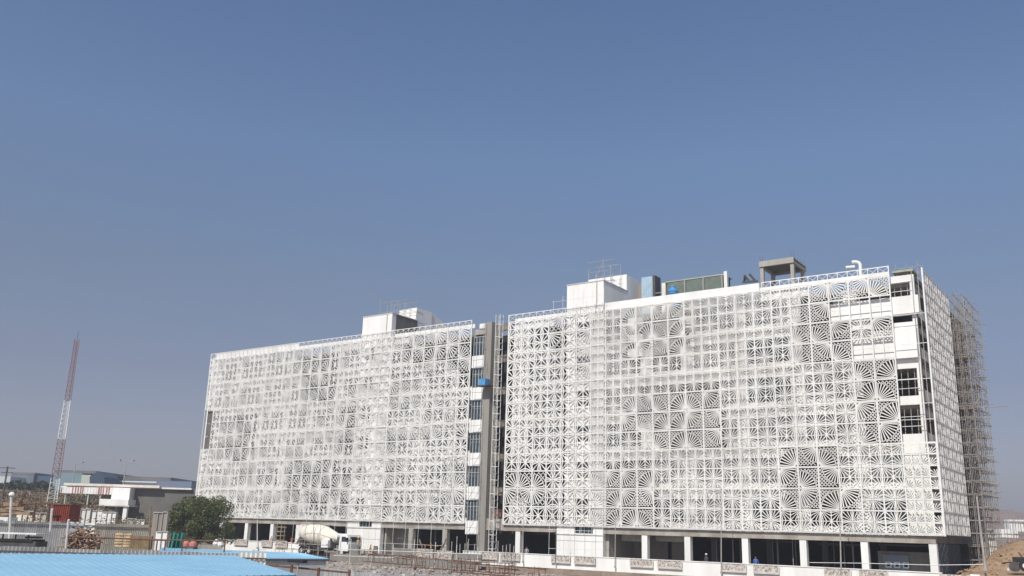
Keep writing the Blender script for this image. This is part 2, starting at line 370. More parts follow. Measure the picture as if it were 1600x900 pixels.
# body behind: back wall, far left wall, upper floors dark partition
MB().box(-108.4, -1, 27.0, 27.3, 1, 29.9).build('rear_wall', M_conc, B)
MB().box(-108.7, -108.4, .9, 27.3, 1, 30.3).build('end_wall', M_white, B)
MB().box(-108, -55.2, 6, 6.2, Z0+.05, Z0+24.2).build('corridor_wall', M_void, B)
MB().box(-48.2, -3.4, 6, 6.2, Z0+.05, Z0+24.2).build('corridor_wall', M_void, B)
MB().box(-108.2, -54.9, .985, 1.25, 29.96, 30.5).build('roof_parapet', M_white, B)
MB().box(-48.5, -3.2, .985, 1.25, 29.96, 30.5).build('roof_parapet', M_white, B)
MB().box(-35.0, -16.2, .12, .30, 29.7, 30.8).build('parapet_band', M_white, B)
m = MB()
for i in range(20): m.box(-106.7+i*.97, -106.7+i*.97+.94, .02, .1, 29.9, 30.75)
m.build('parapet_band', M_white, B)
# ---- recessed link between the two wings
M_rough = mat('rough_brown_concrete', (.13, .11, .09), .95, 0, 1.5, .4, c2=(.27, .235, .19), mixs=.5)
for j in (5, 6, 7): MB().box(-107.8, -106.1, .4, .5, Z0+PH*j+.08, Z0+PH*j+1.9).build('grey_infill', M_concd, B)
wl = MB()
for k in range(7):
    zb = Z0+FH*k-1.3; zt = Z0+FH*k+.25
    if k < 6: MB().box(-54.6, -52.66, .2, 1.0, zb, zt).build('spandrel', M_white, B)
    if k < 6: window_at(-54.6, -52.66, .45, zt, zt+2.55, False, 4)
MB().box(-54.6, -52.4, .6, 3.2, 28.9, 29.6).build('roof_beam', M_concp, B)
MB().box(-53.8, -52.9, .5, 1.0, 29.62, 30.3).build('parapet_stub', M_white, B)
MB().box(-52.65, -51.55, .15, 1.3, 1, 30.3).build('pier', mat('pier_concrete', (.22, .205, .185), .9, 0, .7, .3, c2=(.32, .30, .27), streak=1), B)
for k in range(7):
    z = Z0+FH*k
    if k: MB().box(-51.55, -48.62, .9, 1.2, z-.75, z+.2 if k < 6 else z+.1).build('spandrel', M_rough, B)
    else: MB().box(-51.54, -48.62, .4, 1.35, z-.75, z+.6).build('spandrel', M_beam, B)
    if k < 6: MB().box(-51.54, -51.2, .92, 1.19, z+.61 if k == 0 else z+.21, z+3.36).build('pier', M_conc, B)
MB().box(-50.69, -49.3, .64, .9, Z0+.61, Z0+1.7).build('infill_panel', M_rust, B)
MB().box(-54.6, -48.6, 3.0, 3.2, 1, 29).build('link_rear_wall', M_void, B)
# ---- right end: corner wall, side wall with open floors
cw = MB(); x0, x1 = -3.15, -.95
zz = [(Z0-.02, 4.6, 9.2+Z0), (11.95+Z0, 0, 12.8+Z0), (15.45+Z0, 0, 20.0+Z0), (20.7+Z0, 0, 22.4+Z0), (24.0+Z0, 0, 24.7+Z0)]
for (a, _, b) in zz: cw.box(x0, x1, .9, 1.25, a, b)
for a, b in ((9.2, 11.95), (12.8, 15.45), (20.0, 20.7), (22.4, 24.0)): cw.box(-1.35, x1, .9, 1.25, a+Z0, b+Z0)
cw.build('corner_wall', M_white, B)
for a, b in ((9.2, 11.95), (12.8, 15.45), (22.4, 24.0)):
    for i in range(3): MB().tube((-2.9+i*.6, 1.3, Z0+a), (-2.85+i*.6, 1.3, Z0+b), .035, 6).build('prop', M_galv, B)
    for i in range(2): MB().tube((-3.1, .85, Z0+a+.7+i*.9), (-1.2, .85, Z0+a+.72+i*.9), .03, 6).build('guard_rail', M_wpipe, B)
MB().box(-3.15, -1.0, 1.6, 4.5, Z0+19.8, Z0+19.98).build('balcony_slab', M_white, B)
MB().box(-3.0, -1.05, 1.4, 4, Z0+25.2, Z0+25.4).build('canopy', mat('pale_green_sheet', (.34, .36, .26), .7, .2), B)
MB().box(-9.0, -.6, .45, .88, Z0+20.75, Z0+22.5).build('balcony_front', M_white, B)
MB().box(-7.1, -1.0, .45, .88, Z0+16.4, Z0+19.3).build('balcony_front', M_white, B)
for k in range(7):                                       # side elevation, X = -1
    z = Z0+FH*k
    MB().box(-1.55, -.98, 1.3, 27.6, z-.45, z+.02 if k else z-.1).build('edge_beam', M_concd, B)
    if k < 6:
        for y in (1.28, 6.0, 12.0, 16.0, 20.0, 23.6, 27.0):
            MB().box(-1.5, -1.0, y, y+.6, z+.02, z+3.66).build('column', M_concd, B)
        MB().box(-1.3, -1.1, 1.9, 12.0, z+.03, z+1.2).build('side_wall', M_white, B)
        MB().box(-1.3, -1.1, 1.9, 6.0, z+2.7, z+3.5).build('side_wall', M_white, B)
        MB().box(-1.3, -1.1, 16.65, 19.95, z+.03, z+.9).build('side_wall', mat('red_brick', (.22, .10, .07), .95, .2, 2, .3), B)
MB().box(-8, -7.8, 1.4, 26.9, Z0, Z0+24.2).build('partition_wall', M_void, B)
m = MB()
for i in range(34): m.box(-1.0, -.9 - .06*(i % 2), 1.3+i*.32, 1.3+i*.32+.3, 1.6, 4.4)
m.build('ground_floor_side_cladding', mat('dark_blue_grey_sheet', (.07, .08, .10), .7, .3, 1.5, streak=1), B)
# ---- lattice screens
def fan(m, ox, oz, s, sx, sz, rays, w1, w2, ws, t0, t1, inner=.06, mosaic=0, ra=.86):
    """quarter rosette in a square of side s: tapering rays from the corner (ox, oz) to the far edges, small links between them"""
    def F(a, b, w, wb=None): m.flat((ox+sx*a[0]*s, oz+sz*a[1]*s), (ox+sx*b[0]*s, oz+sz*b[1]*s), w, t0, t1, wb)
    def P(r, a): return (r*math.cos(a), r*math.sin(a))
    def E(a): return .985/max(math.cos(a), math.sin(a))
    for i in range(rays):
        a = math.pi/2*(i+.5)/rays; F(P(inner, a), P(min(E(a), ra) if mosaic else E(a), a), w1, w2)
    if mosaic:
        for i in range(5): F(P(ra, math.pi/10*i), P(ra, math.pi/10*(i+1)), ws)
    for i in range(2): F(P(inner+.03, math.pi/4*i), P(inner+.03, math.pi/4*(i+1)), ws)
    if mosaic:                                           # diamond net in the far corner
        R2 = ra*ra; st = .18 if mosaic > 1 else .32; n = int(.75/st)
        for q_ in range(-n, n+1):
            c = q_*st + st*.5; dsc = 2*R2-c*c
            if dsc <= 0: continue
            z0_ = (-c+math.sqrt(dsc))/2; x0_ = z0_+c
            if not (0 <= z0_ < .96 and 0 <= x0_ < .96): continue
            e = .985-max(x0_, z0_); F((x0_, z0_), (x0_+e, z0_+e), ws)
        c = 1.08
        while c < 1.9:
            a_, b_ = (.985, c-.985), (c-.985, .985); h = R2*2-c*c
            if h <= 0: F(a_, b_, ws)
            else:
                u = (c+math.sqrt(h))/2; v = c-u
                if u < .96: F(a_, (u, v), ws); F((v, u), b_, ws)
            c += st*1.1
def rect_frame(m, x0, x1, z0, z1, w, t0, t1):
    m.box(x0, x0+w, t0, t1, z0, z1).box(x1-w, x1, t0, t1, z0, z1).box(x0+w, x1-w, t0, t1, z0, z0+w).box(x0+w, x1-w, t0, t1, z1-w, z1)
def big_panel(w, h, k, n=8, w2=.105, mz=2):
    m = MB(); rect_frame(m, .01, w-.01, .01, h-.01, .075, -.06, .04)
    ox, oz, sx, sz = [(.07, .07, 1, 1), (w-.07, .07, -1, 1), (w-.07, h-.07, -1, -1), (.07, h-.07, 1, -1)][k]
    fan(m, ox, oz, w-.14, sx, sz, n, .04, w2, .06, -.05, .03, mosaic=mz, ra=(.9, 1.0, .84, .95)[k])
    return m
def small_panel(w, h, k):                                # four small quarter rosettes
    m = MB(); rect_frame(m, .004, w-.004, .004, h-.004, .06, -.06, .04)
    m.box(w/2-.035, w/2+.035, -.055, .035, .05, h-.05); m.box(.05, w/2-.035, -.05, .03, h/2-.035, h/2+.035); m.box(w/2+.035, w-.05, -.05, .03, h/2-.035, h/2+.035)
    for a in (0, 1):
        for b in (0, 1):
            s = w/2-.06
            if k == 0: ox, oz, sx, sz = (w/2, h/2, -1 if a == 0 else 1, -1 if b == 0 else 1)
            elif k == 1: ox, oz, sx, sz = ((.05 if a == 0 else w-.05), (.05 if b == 0 else h-.05), 1 if a == 0 else -1, 1 if b == 0 else -1)
            elif k == 2: ox, oz, sx, sz = ((w/2 if a else .05), (h/2 if b else .05), 1, 1)
            else: ox, oz, sx, sz = ((w-.05 if a else w/2), (h/2 if b else .05), -1, 1)
            fan(m, ox, oz, s, sx, sz, 5, .035, .082, .045, -.04, .03, inner=.12)
    return m
def coarse_panel(w, h, k):                               # broad barred quarters, two to a side
    m = MB(); rect_frame(m, .004, w-.004, .004, h-.004, .07, -.06, .04)
    m.box(w/2-.045, w/2+.045, -.055, .035, .07, h-.07); m.box(.07, w/2-.045, -.05, .03, h/2-.045, h/2+.045); m.box(w/2+.045, w-.07, -.05, .03, h/2-.045, h/2+.045)
    for a in (0, 1):
        for b in (0, 1):
            s = w/2-.06
            if k % 2: ox, oz, sx, sz = (w/2, h/2, -1 if a == 0 else 1, -1 if b == 0 else 1)
            else: ox, oz, sx, sz = ((.05 if a == 0 else w-.05), (.05 if b == 0 else h-.05), 1 if a == 0 else -1, 1 if b == 0 else -1)
            fan(m, ox, oz, s, sx, sz, 3, .06, .14, .05, -.04, .03, inner=.12)
    return m
def bold_panel(w, h, k): return big_panel(w, h, k, 6, .145, 1)
def bare_panel(w, h, k):
    m = MB(); rect_frame(m, .004, w-.004, .004, h-.004, .05, -.06, .04)
    m.box(w/2-.02, w/2+.02, -.055, .035, .05, h-.05); m.box(.05, w/2-.02, -.05, .03, h/2-.02, h/2+.02); m.box(w/2+.02, w-.05, -.05, .03, h/2-.02, h/2+.02)
    return m
PM = {}
def pmesh(big, w, k):
    key = (big, round(w, 3), k)
    if key not in PM:
        mb = (small_panel, big_panel, coarse_panel, bare_panel, bold_panel)[int(big)](w, PH, k)
        PM[key] = (mb, mb.mesh('screen_panel', M_screen))
    return PM[key]
cells = []                                               # (distance, big, width, k, x, y, z, rotz)
def addcell(big, w, k, x, y, z, rz=0):
    c = Vector((x, y, z)) - C0; cells.append((c.length, big, w, k, x, y, z, rz))
rr = random.Random(11)
for i in range(23):
    for j in range(12):
        big = (i, j) in SET_R
        core_col = -41.5 < -3-PW*(i+.5) < -35
        k = ((i % 2) + 2*(j % 2)) if big else ((i//3 + j//2) % 2 if not core_col else 2)
        if big: k = [0, 1, 3, 2][k] if rr.random() < .3 else rr.randrange(4)
        if (i, j) in ((0, 10), (1, 10), (2, 10), (0, 8), (1, 8)): big = 3
        if big == 1 and i > 16: big = 4
        if not big and i > 16: big = 2
        addcell(big, PW, k, -3-PW*(i+1), 0, Z0+PH*j)
for i in range(27):
    for j in range(12):
        if i == 26 and j in (5, 6, 7): continue
        big = (i, j) in SET_L
        k = ((i % 2) + 2*(j % 2)) if big else (i//3 + j//2) % 2
        if big: k = [0, 1, 3, 2][k] if rr.random() < .3 else rr.randrange(4)
        if big: big = 4
        else:
            big = 4 if rr.random() < .45 else 2; k = rr.randrange(4)
        addcell(big, 1.97, k, -54.7-1.97*(i+1), 0, Z0+PH*j)
for j in range(4):
    for i in range(2): addcell(False, 1.48, 2+(i+j) % 2, -3+1.49*i, 0, Z0+PH*j)
for i in range(6):
    for j in range(12): addcell(False, 2.03, (i+j) % 2, 0.06, .08+2.03*i, Z0+PH*j, math.pi/2)
cells.sort(key=lambda c: c[0])
rest = MB()
for n, (d, big, w, k, x, y, z, rz) in enumerate(cells):
    mb, me = pmesh(big, w, k)
    if n < 300:
        put('screen_panel', me, B, tuple(Vector((x, y, z)) - Vector(B.location)), (0, 0, rz))
    else:
        i0 = len(rest.v); c, s_ = math.cos(rz), math.sin(rz)
        rest.v += [(x+a*c-b*s_, y+a*s_+b*c, z+e) for (a, b, e) in mb.v]; rest.f += [tuple(i0+q for q in f) for f in mb.f]
def raw(mb, name, m, parent, kind=None):                 # no normal recalculation for the very large mesh
    me = bpy.data.meshes.new(name); o = wloc(parent) if parent else Vector()
    me.from_pydata([(a-o.x, b-o.y, c-o.z) for a, b, c in mb.v], [], mb.f); me.materials.append(m)
    return put(name, me, parent, kind=kind)
raw(rest, 'screen_panel', M_screen, B, 'stuff')
# top strip of the screens, posts and rails
for (a, b, n) in ((-48.72, -35.2, 13), (-15.9, -3.0, 13), (-54.7-1.97*27, -54.7, 54)):
    ts = MB(); ts.box(a, b, -.05, .0, 30.72, 30.8)
    for i in range(n+1):
        x = a+(b-a)*i/n; ts.box(x-.03, x+.03, -.06, .01, 29.93, 30.71)
    for i in range(n):
        x = a+(b-a)*i/n; w = (b-a)/n; ts.flat((x, 29.93), (x+w, 30.71), .03, -.04, -.01); ts.flat((x+w, 29.93), (x, 30.71), .03, -.04, -.01)
    ts.build('screen_top_rail', M_screen, B)
# edge posts of the screens
for x in (-54.66, -48.76, -107.93, -3.0):
    MB().box(x-.05, x+.05, -.09, .06, Z0-.05, 30.82).build('edge_post', M_wpipe, B)
MB().box(-.02, .12, -.1, .07, Z0-.1, 30.2).build('edge_post', M_wpipe, B)
MB().box(-3.4, -.05, -.04, .02, Z0+8.24, Z0+8.34).build('rail', M_wpipe, B)
for zz_ in (10.4, 11.9, 14.2, 17.6, 20.5): MB().box(-2.95, -.05, -.04, .0, Z0+zz_, Z0+zz_+.05).build('rail', M_wpipe, B)
for x in (-1.0, -.45): MB().tube((x, .3, Z0+7), (x, .3, Z0+25), .04, 6).build('pipe', M_galv, B)
for x in (-106, -90, -76, -60, -47, -38, -30, -20, -10): MB().box(x-.04, x+.04, .03, .97, Z0+.1, Z0+.18).build('bracket', M_wpipe, B)
MB().box(-108, -54.6, -.03, .06, Z0-.09, Z0-.01).build('screen_bottom_rail', M_wpipe, B)
MB().box(-48.8, 0, -.03, .06, Z0-.09, Z0-.01).build('screen_bottom_rail', M_wpipe, B)
# ================================================================== THINGS ON THE ROOF
RZ = 29.94
def pipe(name, p, q, r, m, parent, n=5): return MB().tube(p, q, r, n).build(name, m, parent)
# concrete frame
m = MB().box(-18.4, -14.4, 6.5, 10.6, 34.75, 34.9).build('rooftop_frame_slab', M_concd, B)  # slab darker than its beams: underside shade put into the colour
for bb in ((-18.4, -14.4, 6.4, 6.7), (-18.4, -18.1, 6.71, 10.59), (-14.7, -14.4, 6.71, 10.59), (-18.4, -14.4, 10.6, 10.9)): MB().box(*bb, 34.45, 35.1).build('rooftop_frame_beam', M_concp, B)
for (x, y) in ((-18.15, 6.75), (-14.65, 6.75), (-18.15, 10.3), (-14.65, 10.3)):
    MB().box(x-.2, x+.2, y-.2, y+.2, RZ, 34.44).build('rooftop_frame_column', M_concp, B)
for (x, y) in ((-18.2, 6.7), (-14.6, 6.7), (-18.1, 10.3), (-14.6, 10.3)):
    for d in (-.1, .1): pipe('rebar', (x+d, y, 35.1), (x+d*1.6, y+d, 35.8), .02, M_rust, B, 4)
# cooling plant with louvred front
ct = thing('cooling_plant', 'long greenish louvred cooling plant on the roof left of the concrete frame', 'cooling plant', (-27, 9, RZ))
MB().box(-30.7, -23.5, 8.1, 10.4, RZ, 34.6).build('casing', M_dgrey, ct)
MB().box(-30.9, -23.3, 8.0, 10.5, 34.6, 34.75).build('top_rail', M_concp, ct)
for i in range(3):
    m = MB(); a = -30.6+i*2.4
    for j in range(26): m.prism([(8.0, 31.0+j*.136), (8.06, 31.0+j*.136), (8.09, 31.11+j*.136), (8.03, 31.11+j*.136)], a, a+2.2, 'x')
    m.build('louvre_panel', mat('grey_green_louvre', (.15, .19, .16), .7, .2), ct)
    MB().box(a+2.2, a+2.32, 7.95, 8.08, RZ, 34.6).build('post', M_concp, ct)
MB().box(-23.3, -22.9, 7.95, 8.4, RZ, 35.0).build('post', M_wpipe, ct)
MB().box(-31.4, -30.9, 7.95, 8.4, RZ, 34.6).build('post', M_cream, ct)
MB().box(-17.8, -15.0, 9.2, 10.2, RZ, 32.6).build('rooftop_frame_plinth', M_concd, B)
wt = thing('water_tank', 'bright blue ribbed plastic water tank with conical top in front of the louvred plant', 'water tank', (-29.3, 6.6, RZ))
prof = [(0, .66)]
for i in range(7): prof += [(.02+i*.1, .72), (.06+i*.1, .72), (.07+i*.1, .63), (.1+i*.1, .63)]
prof += [(.74, .7), (.95, .25), (1, .22)]
MB().lathe((-29.3, 6.6, 31.0), (-29.3, 6.6, 33.6), prof, 16).build('tank_shell', M_bluew, wt)
MB().lathe((-29.3, 6.6, 33.55), (-29.3, 6.6, 33.7), [(0, .27), (1, .24)], 12).build('lid', M_bluew, wt)
for (a, b) in ((-.6, -.6), (.6, -.6), (.6, .6), (-.6, .6)): pipe('leg', (-29.3+a, 6.6+b, RZ), (-29.3+a, 6.6+b, 30.95), .05, M_dgrey, wt)
MB().box(-30.1, -28.5, 5.8, 7.4, 30.9, 30.98).build('platform', M_dgrey, wt)
vs = thing('ventilation_shaft', 'tall pale blue sheeted shaft beside the white stair tower on the roof', 'ventilation shaft', (-33, 8.5, RZ))
m = MB()
for i in range(9): m.box(-34.2+i*.17, -34.2+i*.17+.15, 8.0-.03*(i % 2), 8.1, RZ, 35.7)
m.build('front_sheet', mat('pale_blue_sheet', (.38, .50, .60), .5, .12), vs)
MB().box(-34.2, -32.7, 8.1, 9.5, RZ, 35.6).build('shaft', mat('pale_blue_sheet_', (.36, .46, .55), .5, .12), vs)
MB().box(-32.65, -32.3, 7.95, 9.5, RZ, 35.75).build('corner_post', M_dgrey, vs)
for z in (31, 32.2, 33.4): MB().box(-32.28, -31.45, 7.96, 8.02, z, z+.08).build('bracket', M_galv, vs)
st = thing('steel_offcuts', 'dark brown leaning steel sections on the roof left of the concrete frame', 'steel sections', tuple(at(1172, 440, Y=7)))
for (a, b, c, d) in ((1163, 430, 1172, 441), (1171, 428, 1181, 440), (1164, 431, 1163, 441), (1160, 441, 1184, 439)):
    MB().bar(at(a, b, Y=7), at(c, d, Y=7.3),   .24, .2).build('steel_section', M_dgrey, st)
hp = []
du = thing('exhaust_duct', 'white round hooked exhaust pipe on the roof near the right corner', 'exhaust pipe', tuple(at(1343, 425, Y=3)))
pts = [at(x, y, Y=3) for x, y in ((1344.5, 430), (1344.3, 416), (1343.8, 413.5), (1342.5, 411.3), (1340.4, 410), (1337.5, 409.3), (1331.5, 409.6))]
for i in range(6): MB().tube(pts[i], pts[i+1], .17, 10).build('duct_section', M_white, du)
MB().tube(at(1322, 418, Y=3), at(1336, 417, Y=3), .16, 8).build('duct_section', M_white, du)
# generic scaffold: every pole and ledger a piece of its own
def scaffold(name, label, xs, ys, z0, ztop, step, m, r=.03, rnd=.3, over=.5, seed=1, group=None, ycross=True, brace=0, drop=0):
    q = random.Random(seed); t = thing(name, label, 'scaffolding', (xs[0], ys[0], z0), group=group)
    for x in xs:
        for y in ys:
            top = ztop - q.random()*rnd*3
            MB().tube((x+q.uniform(-.04, .04), y, z0), (x+q.uniform(-rnd, rnd)*.25, y+q.uniform(-.05, .05), top), r, 5).build('pole', m, t)
    z = z0+step*.8; 
    while z < ztop-.3:
        for y in ys:
            if q.random() > drop: MB().tube((xs[0]-q.random()*over, y, z+q.uniform(-.05, .05)), (xs[-1]+q.random()*over, y, z+q.uniform(-.08, .08)), r*.9, 5).build('ledger', m, t)
        if ycross:
            for x in xs:
                if q.random() > drop: MB().tube((x, ys[0]-q.random()*over, z+.06), (x, ys[-1]+q.random()*over, z+.06+q.uniform(-.05, .05)), r*.9, 5).build('transom', m, t)
        z += step
    for i in range(brace):
        y = q.choice(ys); a = q.randrange(len(xs)); za = q.uniform(z0, ztop-2.5)
        MB().tube((xs[a], y, za), (xs[min(len(xs)-1, a+1)], y, za+2.2), r*.9, 5).build('brace', m, t)
    return t
scaffold('roof_scaffold', 'thin pipe scaffold above the left stair tower', [-74, -72.6, -71.4, -70.2, -69], [3, 5.2], 33.3, 37.0, 1.5, M_galv, .028, .6, seed=4)
scaffold('roof_scaffold', 'thin pipe scaffold above the taller right stair tower', [-39.4, -38.3, -37.2, -36.1], [3.6, 5.8], 33.6, 37.6, 1.3, M_galv, .028, .6, seed=5, brace=3)
scaffold('roof_scaffold', 'low pipe scaffold on the roof just left of the right stair tower', [-42.6, -41.7, -40.9], [2.5, 5], RZ, 32.2, 1.2, M_galv, .028, .5, seed=6)
scaffold('roof_scaffold', 'low pipe scaffold at the right corner of the roof', [-2.6, -1.6, -.6], [1.6, 4, 7], RZ, 31.5, 1.1, M_galv, .022, .3, seed=8)
# ================================================================== GAP: HOIST
ho = thing('hoist_mast', 'tall pale lattice hoist mast standing in the gap between the wings', 'hoist mast', (-49.6, -.9, 1))
hx0, hx1, hy0, hy1 = -49.95, -49.3, -1.2, -.55; hz = at(779, 492, Y=-.9).z
for x in (hx0, hx1):
    for y in (hy0, hy1): pipe('chord', (x, y, 1), (x, y, hz), .04, M_wpipe, ho)
z = 1.5; k = 0
while z < hz:
    for (p, q) in (((hx0, hy0), (hx1, hy0)), ((hx1, hy0), (hx1, hy1)), ((hx0, hy1), (hx1, hy1))):
        MB().tube((*p, z), (*q, z), .038, 5).build('rung', M_wpipe if k % 2 else M_pipe, ho)
    MB().tube((hx0, hy0, z), (hx1, hy0, z+.75), .022, 5).build('lacing', M_pipe, ho)
    z += .8; k += 1
pb = at(758, 597, Y=-.6)
bk = thing('hoist_platform', 'small blue hoist platform hanging beside the mast in the gap', 'platform', tuple(pb))
MB().box(pb.x-.55, pb.x+.45, -1.2, -.2, pb.z-.45, pb.z+.35).build('bucket', M_bluew, bk)
MB().box(pb.x-.9, pb.x+1.0, -1.3, -.1, pb.z-.55, pb.z-.46).build('deck', M_dgrey, bk)
for a in (-.7, .6): pipe('cable', (pb.x+a, -.6, pb.z-.4), (pb.x+a*.3, -.6, pb.z+2.6), .02, M_dgrey, bk)
# ================================================================== SCAFFOLDS
scaffold('side_scaffold', 'dense brown pipe scaffold climbing the right end of the building', [-.25, .55, 1.35], [12.9, 13.8, 14.8, 15.8, 16.8, 17.8, 18.8, 19.8, 21.0, 22.2, 23.4], 1.9, 31.0, 1.3, M_pipe, .033, .35, over=.7, seed=21, brace=18)
t = bpy.data.objects['side_scaffold']; q = random.Random(5)
for i in range(26):
    z = q.uniform(7, 26); y = q.uniform(14, 20); L = q.uniform(.3, 1.0 if i % 6 else 3.2)
    MB().tube((1.2, y, z), (1.35+L, y+q.uniform(-.5, .5), z+q.uniform(-.1, .1)), .035, 5).build('outrigger', M_pipe, t)
for i in range(22):
    z = q.uniform(3, 28); y = q.uniform(12.9, 20); x = q.choice([-.25, .55, 1.35])
    MB().tube((x, y, z), (x+q.uniform(-.9, .9), y+q.uniform(-1.5, 1.5), z+q.uniform(.6, 2.2)), .03, 4).build('brace', M_pipe, t)
for i in range(9):
    z = 4.4+i*3.1*.9; y = 14+(i*2.3) % 5
    MB().box(-.3, 1.4, y, y+1.6, z, z+.05).build('deck_board', M_wood, t)
scaffold('low_side_scaffold', 'lower pink brown scaffold standing right of the tall side scaffold', [2.6, 3.4, 4.2], [17, 19, 21, 23], 2.2, 8.2, 1.2, M_pipe, .03, .5, over=.5, seed=31)
scaffold('facade_scaffold', 'thin grey pipe scaffold in front of the screens of the left wing', [-75.6, -73.5, -71.4, -69.3, -67.2, -65.1, -63, -60.9, -58.8, -56.7], [-1.3], .9, 29.2, 1.95, M_wpipe, .022, .1, over=.8, seed=41, ycross=False)
scaffold('gap_scaffold', 'thin pipe scaffold climbing the gap beside the hoist mast', [-53.8, -52.3], [-.5], 1, 30.9, 2.06, M_pipe, .028, .3, over=.2, seed=61, ycross=False, brace=6)
scaffold('core_scaffold', 'thin pale pipe scaffold in front of the right stair tower', [-41.6, -40.2, -38.8, -37.4, -36.0, -34.6], [-.9], 1, 32.5, 2.06, M_wpipe, .022, .3, over=.3, seed=62, ycross=False)
# lamp posts in front of the facade
def lamp_post(px, ytop, ybase, Y, label, lean=0, r=.07, z0=None, arm=False, mt=None):
    p = at(px, ybase, Y=Y); q = at(px+lean, ytop, Y=Y); 
    if z0 is not None: p = p + (p-q)*((p.z-z0)/(q.z-p.z))
    t = thing('pole', label, 'pole', tuple(p), group=None)
    MB().tube(p, q, r, 8, r*.6).build('shaft', mt or M_galv, t); MB().tube(p, p+Vector((0, 0, .25)), r*1.8, 8).build('base', M_galv, t)
    if arm: MB().tube(q, q+Vector((.8, -.3, .1)), r*.5, 6).build('arm', M_galv, t); MB().box(q.x+.7, q.x+1.2, q.y-.45, q.y-.2, q.z+.02, q.z+.14).build('lamp_head', M_galv, t)
    return t
lamp_post(1127, 762, 878, -3.9, 'thin grey pole at the left end of the planter left of the blue clothed worker', -.5, .06, 1)
lamp_post(1314, 764, 882, -3.9, 'thin grey pole standing before the third ground floor column from the right', -3, .07, 1)
lamp_post(817, 770, 860, -3.9, 'thin grey pole just right of the hoist mast', 1, .05, 1)
lamp_post(961, 790, 870, -3.9, 'thin grey pole before the shaded recess right of the white wall', 1, .05, 1)
lamp_post(868, 800, 866, -3.9, 'thin dark pole at the left edge of the white ground floor wall', 1, .04, 1, mt=M_dgrey)
lamp_post(1540, 776, 892, -5, 'long pale pole leaning in front of the side scaffold', -14, .10, None)
lamp_post(402, 812, 838, -3.9, 'short white pole between the leftmost ground floor columns', 0, .07, 1, mt=M_wpipe)
lamp_post(490, 770, 850, -8, 'thin dark pole rising beside the mixer truck drum', 1, .04, .5, mt=M_dgrey)
# ================================================================== PODIUM PARAPET AND PLANTERS
def parapet(x0, x1, label):
    p = thing('parapet_wall', label, 'wall', ((x0+x1)/2, -3.5, .6))
    MB().box(x0, x1, -3.62, -3.42, .62, 1.98).build('wall_face', M_white, p)
    MB().box(x0, x1, -3.68, -3.36, 1.982, 2.06).build('coping', M_white, p)
    MB().box(x0, x1, -3.66, -3.35, 0, .618).build('plinth', mat('brown_plinth', (.25, .20, .16), .9, .3, .8, .3), p)
    return p
parapet(-51.9, .2, 'long low white parapet wall in front of the right wing')
parapet(-95.5, -78.2, 'low white parapet wall behind the tree in front of the left wing')
xs = [ (a, b) for a, b in ((753, 779), (783, 813), (862, 892), (898, 931), (985, 1021), (1028, 1066), (1127, 1166), (1177, 1217), (1287, 1329), (1341, 1386))]
mk = None
names = ['mottled planter at the foot of the pale hoist mast', 'reddish mottled planter next right from the one at the hoist mast',
 'mottled planter at the left foot of the white ground floor wall', 'mottled planter centred below the barred window of the white wall',
 'mottled planter below the shaded grey recess right of the white wall', 'mottled planter beneath the first free column right of the white wall',
 'mottled planter with a thin tall pole at its left end', 'mottled planter just right of the column with a blue clothed worker behind it',
 'mottled planter at the foot of the leaning grey pole', 'mottled planter in front of the three small white windows']
def planter(a, b, z0, label, y=-3.70, w=None):
    x0, x1 = at(a, 870, Y=y).x, at(b, 870, Y=y).x
    p = thing('planter', label, 'planter', ((x0+x1)/2, y, z0), group='mottled planters hung along the white parapet')
    MB().box(x0, x1, y-.16, y+.01, z0, z0+.09).build('base', M_whited, p)
    m = MB(); rect_frame(m, x0, x1, z0+.09, z0+.85, .07, y-.18, y-.12); m.build('frame', M_whited, p)
    MB().box(x0+.03, x1-.03, y-.13, y-.08, z0+.1, z0+.83).build('mottled_panel', M_terr, p)
    n = 5
    m = MB()
    for i in range(n):
        u = x0+(x1-x0)*i/n; v = x0+(x1-x0)*(i+1)/n; m.flat((u, z0+.12), (v, z0+.8), .04, y-.165, y-.135); m.flat((v, z0+.12), (u, z0+.8), .035, y-.165, y-.135)
    m.build('lattice', M_whited, p)
    MB().box(x0+.05, x1-.05, y-.07, y, z0+.1, z0+.7).build('soil_box', M_conc, p)
for (a, b), l in zip(xs, names): planter(a, b, 1.2, l)
for a, b, l in ((364, 385, 'small mottled planter at the left end of the parapet behind the tree'), (408, 424, 'small mottled planter left of the second ground floor column from the left'), (430, 448, 'small mottled planter right of the second ground floor column from the left')): planter(a, b, 1.35, l)
# stone clad end of the parapet, right corner
pw = thing('stone_parapet', 'pinkish stone clad parapet blocks beside the orange earth at the right', 'wall', (3, -3.9, 1))
for i, (a, b) in enumerate(((1468, 1490), (1491, 1515), (1532, 1556), (1557, 1582))):
    x0, x1 = at(a, 893, Y=-4.0).x, at(b, 893, Y=-4.0).x
    MB().box(x0, x1, -4.2, -3.8, .2, 1.95).build('stone_block', M_terr, pw)
x0, x1 = at(1516, 893, Y=-4.0).x, at(1531, 893, Y=-4.0).x
MB().box(x0, x1, -4.22, -3.8, .2, 2.05).build('pier', M_white, pw)
rp = thing('rope_rail', 'pale rope strung low across the ground floor at the right corner', 'rope', (-4, -2, 1))
p = at(1380, 879, Y=-1); 
for a, b, c, d in ((1265, 879, 1345, 880), (1345, 880, 1460, 883), (1460, 883, 1540, 882)): MB().tube(at(a, b, Y=-1), at(c, d, Y=-1), .03, 5).build('rope', M_wpipe, rp)
